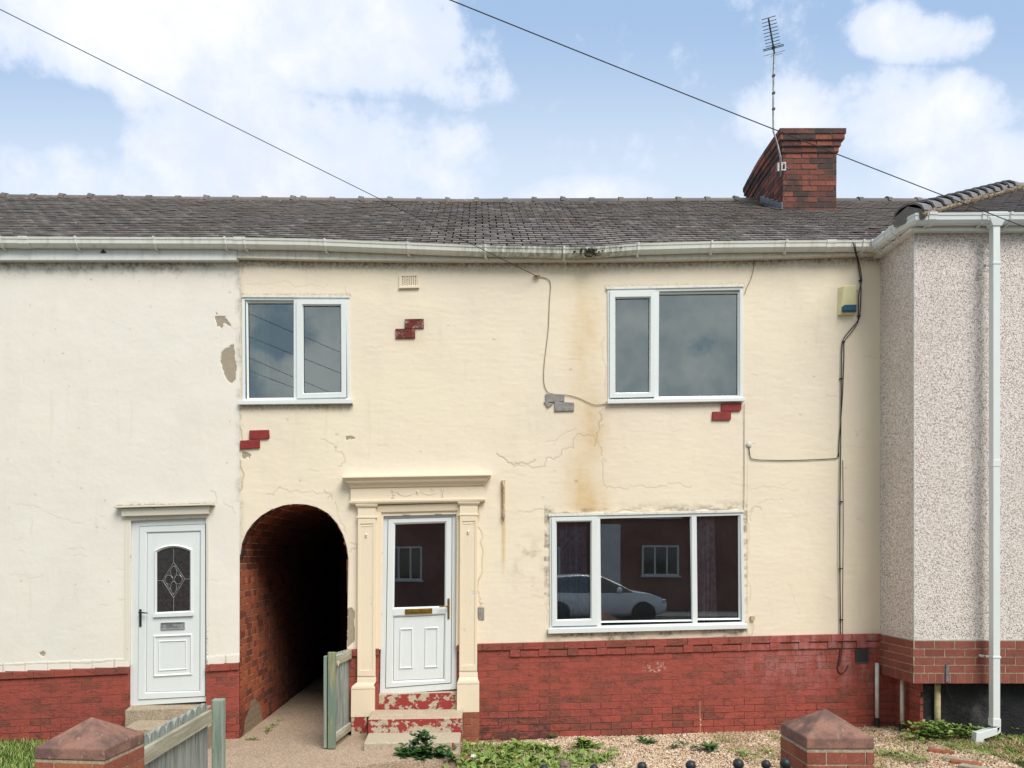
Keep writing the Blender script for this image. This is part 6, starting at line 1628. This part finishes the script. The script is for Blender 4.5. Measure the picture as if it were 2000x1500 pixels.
p = gp_(1385, 1466); plant('weed_plant', 'dark green toothed weed on the gravel beside a small red stone', 'weed', p.x, p.y, [(R1.gauss(0, .04), R1.gauss(0, .03), R1.uniform(0, .05), 7, 1.) for _ in range(9)], 'dark_leaf', 22, L=(.06, .14), W=.22, up=(.1, .8))
p = gp_(1262, 1452); plant('weed_plant', 'low fern-like weed on the gravel below the wide window', 'weed', p.x, p.y, [(R1.gauss(0, .05), R1.gauss(0, .03), R1.uniform(0, .04), 6, 1.) for _ in range(8)], 'dark_leaf', 23, L=(.05, .12), W=.25, up=(.1, 1.))
p = gp_(1145, 1462); plant('weed_plant', 'broad-leaved dock weed standing in the green patch', 'weed', p.x, p.y, [(R1.gauss(0, .05), R1.gauss(0, .04), .01, 7, 1.) for _ in range(7)], 'weed_leaf', 24, L=(.09, .17), W=.38, up=(.4, 1.3))
p = gp_(1062, 1466); plant('weed_plant', 'bright green leafy weed at the left of the green patch near the plinth', 'weed', p.x, p.y, [(R1.gauss(0, .06), R1.gauss(0, .04), .01, 7, 1.) for _ in range(7)], 'weed_leaf', 25, L=(.07, .13), W=.33, up=(.4, 1.3))
p = gp_(1078, 1443); plant('weed_plant', 'small dark weed growing tight against the red plinth', 'weed', p.x, min(p.y, -.07), [(R1.gauss(0, .03), 0, R1.uniform(0, .03), 6, 1.) for _ in range(5)], 'dark_leaf', 26, L=(.03, .07), W=.25, up=(.4, 1.2))
p = gp_(1345, 1462); plant('weed_plant', 'sprawling brownish weed at the foot of the dry stalk', 'weed', p.x, p.y, [(R1.uniform(-.2, .06), R1.gauss(0, .03), R1.uniform(0, .06), 6, 1.) for _ in range(18)], 'dark_leaf', 27, L=(.02, .05), W=.4, up=(.1, 1.2))
p = gp_(1455, 1478); plant('weed_plant', 'small grassy tuft behind the ball finials', 'weed', p.x, p.y, [(R1.gauss(0, .03), R1.gauss(0, .02), 0, 8, 1.) for _ in range(4)], 'weed_leaf', 28, L=(.05, .1), W=.12, up=(.8, 1.5))
p = gp_(1492, 1472); plant('weed_plant', 'small green tuft on the gravel near the right gate pillar', 'weed', p.x, p.y, [(R1.gauss(0, .03), R1.gauss(0, .02), 0, 8, 1.) for _ in range(4)], 'weed_leaf', 29, L=(.04, .09), W=.14, up=(.5, 1.5))
p = gp_(1862, 1462); plant('leafy_bush', 'bushy bright green weed at the foot of the black base wall', 'bush', p.x, -.66, [(R1.gauss(0, .13), R1.gauss(0, .06), R1.uniform(0, .19), 6, 1.) for _ in range(120)], 'weed_leaf', 30, L=(.03, .06), W=.5, up=(.0, 1.2))
p = gp_(1985, 1474); plant('leafy_bush', 'leafy weeds against the black wall right of the downpipe', 'bush', p.x, -.64, [(R1.gauss(0, .22), R1.gauss(0, .05), R1.uniform(0, .1), 6, 1.) for _ in range(90)], 'weed_leaf', 31, L=(.03, .07), W=.4, up=(.0, 1.3))
p = gp_(1655, 1460)
for i, (u, v, lb) in enumerate(((1745, 1478, 'weed among dry litter right of the right gate pillar'), (1790, 1488, 'pale weed beside the loose brick in the litter'))):
    p = gp_(u, v); plant('weed_plant', lb, 'weed', p.x, p.y, [(R1.gauss(0, .08), R1.gauss(0, .05), R1.uniform(0, .04), 6, 1.) for _ in range(14)], 'weed_leaf', 40 + i, L=(.03, .08), W=.2, up=(.1, 1.2))
p = K(487, 1438, -.06); plant('weed_plant', 'small tuft of grass at the foot of the passage wall', 'weed', p.x + .03, -.1, [(R1.gauss(0, .035), R1.gauss(0, .02), .03, 8, 1.) for _ in range(7)], 'weed_leaf', 45, L=(.03, .07), W=.14, up=(.4, 1.4))
p = K(540, 1410, .35); plant('weed_plant', 'thin line of weeds along the foot of the inner passage wall', 'weed', p.x - .1, .45, [(R1.gauss(0, .02), R1.uniform(-.3, .5), .03, 6, 1.) for _ in range(26)], 'weed_leaf', 46, L=(.02, .06), W=.14, up=(.3, 1.4))
p = K(680, 1499, -1.3); plant('weed_plant', 'few thin grass blades standing on the path at the bottom edge', 'weed', p.x, -1.36, [(R1.gauss(0, .04), R1.gauss(0, .02), .05, 4, 1.) for _ in range(4)], 'grass_blade', 47, L=(.06, .12), W=.06, up=(1.1, 1.5))
V_, Q_, rn = blades(900, lawnpos(-.6, 1.9, -1.5, -.15, gzn, wd_dens), .07, .16, .006, 71, .8); big('ground_cover', V_, Q_, rn, 'grass_blade')
for i, (u, v, lb) in enumerate(((924, 1463, 'yellow flower head in the weeds near the flat pinkish stone'), (951, 1490, 'yellow flower head in the weeds by the litter scrap'), (1008, 1488, 'yellow flower head in the weeds left of the brown post'))):
    p = gp_(u, v); mb = MB(); mb.tube([(p.x, p.y, p.z), (p.x, p.y, p.z + .05)], .002, 4); mb.lathe((p.x, p.y, p.z + .05), [(.004, -.004), (.013, .003), (.009, .007)], 8); tag(obj('flower', mb, 'flower_yellow', loc=tuple(p)), lb, 'flower')
# dry stalk
p = gp_(1367, 1452); mb = MB(); zt = K(1367, 1369, p.y).z; mb.tube([(p.x, p.y, p.z - .02), (p.x + .003, p.y, p.z + .15), (p.x, p.y, zt)], [.004, .003, .002], 5)
for q in (.2, .25, .1): mb.sphere((p.x + rng.uniform(-.01, .01), p.y, p.z + q), .009, 6, 4)
tag(obj('dry_stalk', mb, 'dry_straw', loc=(p.x, p.y, p.z)), 'thin upright dry stalk in front of the red plinth', 'stalk')
# loose brick and stones
def stone(u, v, s_, m, label, seed, name='stone', cat='stone', rot=.4):
    p = gp_(u, v); r = random.Random(seed); mb = MB(); ca, sa = math.cos(rot), math.sin(rot)
    P = []
    for z in (-.3, .5):
        for a, b in ((-.5, -.5), (.5, -.5), (.5, .5), (-.5, .5)):
            x, y = a * s_[0] * r.uniform(.8, 1.1), b * s_[1] * r.uniform(.8, 1.1); P.append((p.x + x * ca - y * sa, p.y + x * sa + y * ca, p.z + z * s_[2] * r.uniform(.8, 1.1)))
    mb.rv = r.random(); mb.hexa(P); return tag(obj(name, mb, m, loc=tuple(p), bevel=.01, seg=2), label, cat)
stone(1838, 1470, (.22, .10, .06), 'pillar_brick', 'loose orange-red brick lying in front of the bushy weed', 1, 'loose_brick', 'brick', -.6)
stone(1391, 1459, (.05, .04, .05), 'pillar_brick', 'small red stone on the gravel behind the toothed weed', 2)
stone(1462, 1446, (.05, .03, .03), 'cast_iron', 'dark pebble on the gravel near the plinth', 3)
stone(1192, 1456, (.05, .03, .03), 'cast_iron', 'dark pebble at the edge of the green patch', 4)
stone(965, 1449, (.16, .1, .04), 'cap_stone', 'flat pinkish stone lying against the plinth next to the door surround', 5)
stone(1912, 1476, (.12, .08, .03), 'concrete', 'flat pale stone beside the downpipe shoe', 6)
stone(1948, 1468, (.14, .08, .04), 'cap_stone', 'flat reddish stone right of the downpipe shoe', 7)
for i, (u, v) in enumerate(((1868, 1487), (1885, 1494), (1902, 1503))):
    stone(u, v, (.24, .10, .07), 'concrete' if i != 1 else 'pillar_brick', ('pale', 'reddish', 'grey')[i] + ' edging stone curving along the lawn at the right', 20 + i, 'edging_stone', 'edging', -.7)
mb = MB(); p = gp_(915, 1491); mb.add([(p.x - .04, p.y, p.z + .05), (p.x + .03, p.y - .03, p.z + .045), (p.x + .05, p.y + .03, p.z + .06), (p.x - .02, p.y + .03, p.z + .075)], [(0, 1, 2, 3)]); mb.cur = 1
mb.add([(p.x + .02, p.y, p.z + .065), (p.x + .07, p.y - .01, p.z + .06), (p.x + .075, p.y + .03, p.z + .08), (p.x + .03, p.y + .03, p.z + .085)], [(0, 1, 2, 3)])
o = obj('litter', mb, ['feature_brick_red', 'opposite_white'], loc=tuple(p)); md = o.modifiers.new('s', 'SOLIDIFY'); md.thickness = .002; tag(o, 'scrap of red and white litter in the weeds', 'litter')

# ------------------------------------------------------------------ across the road: houses and a parked car, which the panes mirror
def opp_house(x0, x1, label, white=None, wins=(), doors=(), m='opposite_brick'):
    r = thing('brick_house', label, 'house', ((x0 + x1) / 2, -21.3, 0), 'houses across the road behind the viewer'); Y = -21.3
    mb = MB(); mb.box(x0, x1, Y - 7, Y, -.3, 5.3); obj('wall', mb, m, r)
    mb = MB(); mb.add([(x0, Y + .35, 5.15), (x1, Y + .35, 5.15), (x1, Y - 3.5, 7.4), (x0, Y - 3.5, 7.4), (x1, Y - 7.3, 5.15), (x0, Y - 7.3, 5.15)], [(1, 0, 3, 2), (2, 3, 5, 4), (0, 5, 3), (1, 2, 4), (0, 1, 4, 5)]); obj('roof', mb, 'roof_tile', r)
    if white: mb = MB(); mb.box(white[0], white[1], Y, Y + .03, white[2], white[3]); obj('white_panel', mb, 'opposite_white', r)
    for (a, b, c, d_) in wins:
        mb = MB()
        for q in (a, a + (b - a) / 3 - .02, a + 2 * (b - a) / 3 - .02, b - .07): mb.box(q, q + .07, Y, Y + .05, c, d_)
        mb.box(a, b, Y, Y + .045, c, c + .07); mb.box(a, b, Y, Y + .045, d_ - .07, d_); mb.box(a - .05, b + .05, Y, Y + .1, c - .06, c); f_ = obj('window', mb, 'opposite_white', r); mb = MB(); mb.box(a + .05, b - .05, Y + .001, Y + .015, c + .05, d_ - .05); obj('pane', mb, 'car_glass', f_)
    for (a, b) in doors:
        mb = MB(); mb.box(a, b, Y, Y + .06, .1, 2.15); dd_ = obj('door', mb, 'opposite_white', r, bevel=.01); mb = MB(); mb.box(a + .2, b - .2, Y + .06, Y + .066, 1.2, 1.9); obj('pane', mb, 'car_glass', dd_)
opp_house(-12.0, -4.2, 'brick house behind the viewer at the far left of the opposite row', None, [(-10.5, -8.9, 1.1, 2.4), (-10.5, -8.9, 3.5, 4.7), (-6.4, -5.0, 3.5, 4.7)], [(-6.3, -5.4)])
opp_house(-4.19, 4.3, 'brick house behind the viewer directly opposite the cream house', None, [(-3.6, -2.2, 1.1, 2.4), (-3.4, -2.0, 3.5, 4.7), (1.5, 3.1, 3.5, 4.7), (1.4, 3.2, 1.0, 2.4)], [(-.9, 0)])
opp_house(4.31, 12.5, 'brick house behind the viewer with a white painted strip beside its window', (4.6, 5.55, .9, 3.3), [(6.4, 7.85, 1.26, 2.46), (6.2, 7.9, 3.55, 4.75)], [(11.2, 12.1)])
car = thing('parked_car', 'silver-grey hatchback parked across the road, mirrored in the wide window', 'car', (3.7, -15.45, 0))
st_ = [(-2.08, .42, .80, .80, .62), (-2.0, .30, .86, .98, .74), (-1.75, .24, .92, 1.22, .80), (-1.35, .22, .93, 1.41, .86), (-.6, .20, .92, 1.46, .88), (.1, .20, .92, 1.42, .88), (.6, .20, .92, 1.20, .88), (.98, .20, .93, .97, .87), (1.5, .20, .88, .90, .85), (1.85, .26, .76, .78, .78), (2.05, .34, .60, .62, .62)]
mb = MB(); ring_n = 12; Yc = -15.45; Xc = 3.72
for (x, zb, zs, zr, hw) in st_:
    cab = max(0, zr - zs); rw = hw - .22 * min(1, cab / .4)
    pts = [(-hw * .9, zb), (-hw, zb + .12), (-hw * 1.02, (zb + zs) / 2), (-hw, zs), (-rw, zr - .04 if cab > .1 else zr), (-rw * .75, zr), (rw * .75, zr), (rw, zr - .04 if cab > .1 else zr), (hw, zs), (hw * 1.02, (zb + zs) / 2), (hw, zb + .12), (hw * .9, zb)]
    for (y, z) in pts: mb.v.append((Xc + x, Yc + y, z)); mb.r.append(.5)
ns = len(st_)
for i in range(ns - 1):
    for k in range(12):
        k2 = (k + 1) % 12; mb.f.append((i * 12 + k, i * 12 + k2, (i + 1) * 12 + k2, (i + 1) * 12 + k)[::-1])
        glz = (k in (3, 7) and 2 <= i <= 6) or (k in (4, 5, 6) and i in (5, 6, 1))
        mb.mi.append(1 if glz else 0)
mb.add([mb.v[i] for i in range(12)], [tuple(range(12))]); mb.add([mb.v[(ns - 1) * 12 + i] for i in range(12)], [tuple(range(12))[::-1]])
o = obj('body', mb, ['car_paint', 'car_glass'], car, smooth=True)
for sx in (-1.28, 1.3):
    for sy in (-.80, .80):
        s_ = 1 if sy > 0 else -1
        mb = MB(); mb.lathe((Xc + sx, Yc + sy + .075 * s_, .31), [(.36, -.02), (.36, .02)], 24, 'y'); obj('wheel_arch', mb, 'rubber', car)
        mb = MB(); mb.lathe((Xc + sx, Yc + sy + .02 * s_, .31), [(.2, -.1), (.30, -.1), (.325, -.07), (.325, .07), (.30, .1), (.2, .1)], 24, 'y'); wl = obj('wheel', mb, 'rubber', car)
        mb = MB(); mb.lathe((Xc + sx, Yc + sy + .10 * s_, .31), [(.2, -.012), (.2, .012)], 20, 'y'); obj('rim', mb, 'steel', wl)
for sy in (-.62, .62):
    mb = MB(); mb.box(Xc + 1.78, Xc + 2.0, Yc + sy - .15, Yc + sy + .15, .62, .74); obj('headlight', mb, 'lamp_lens', car, bevel=.03)
    mb = MB(); s_ = 1 if sy > 0 else -1; mb.sphere((Xc + .55, Yc + s_ * .97, 1.0), .09, 10, 6); obj('wing_mirror', mb, 'car_paint', car, smooth=True)
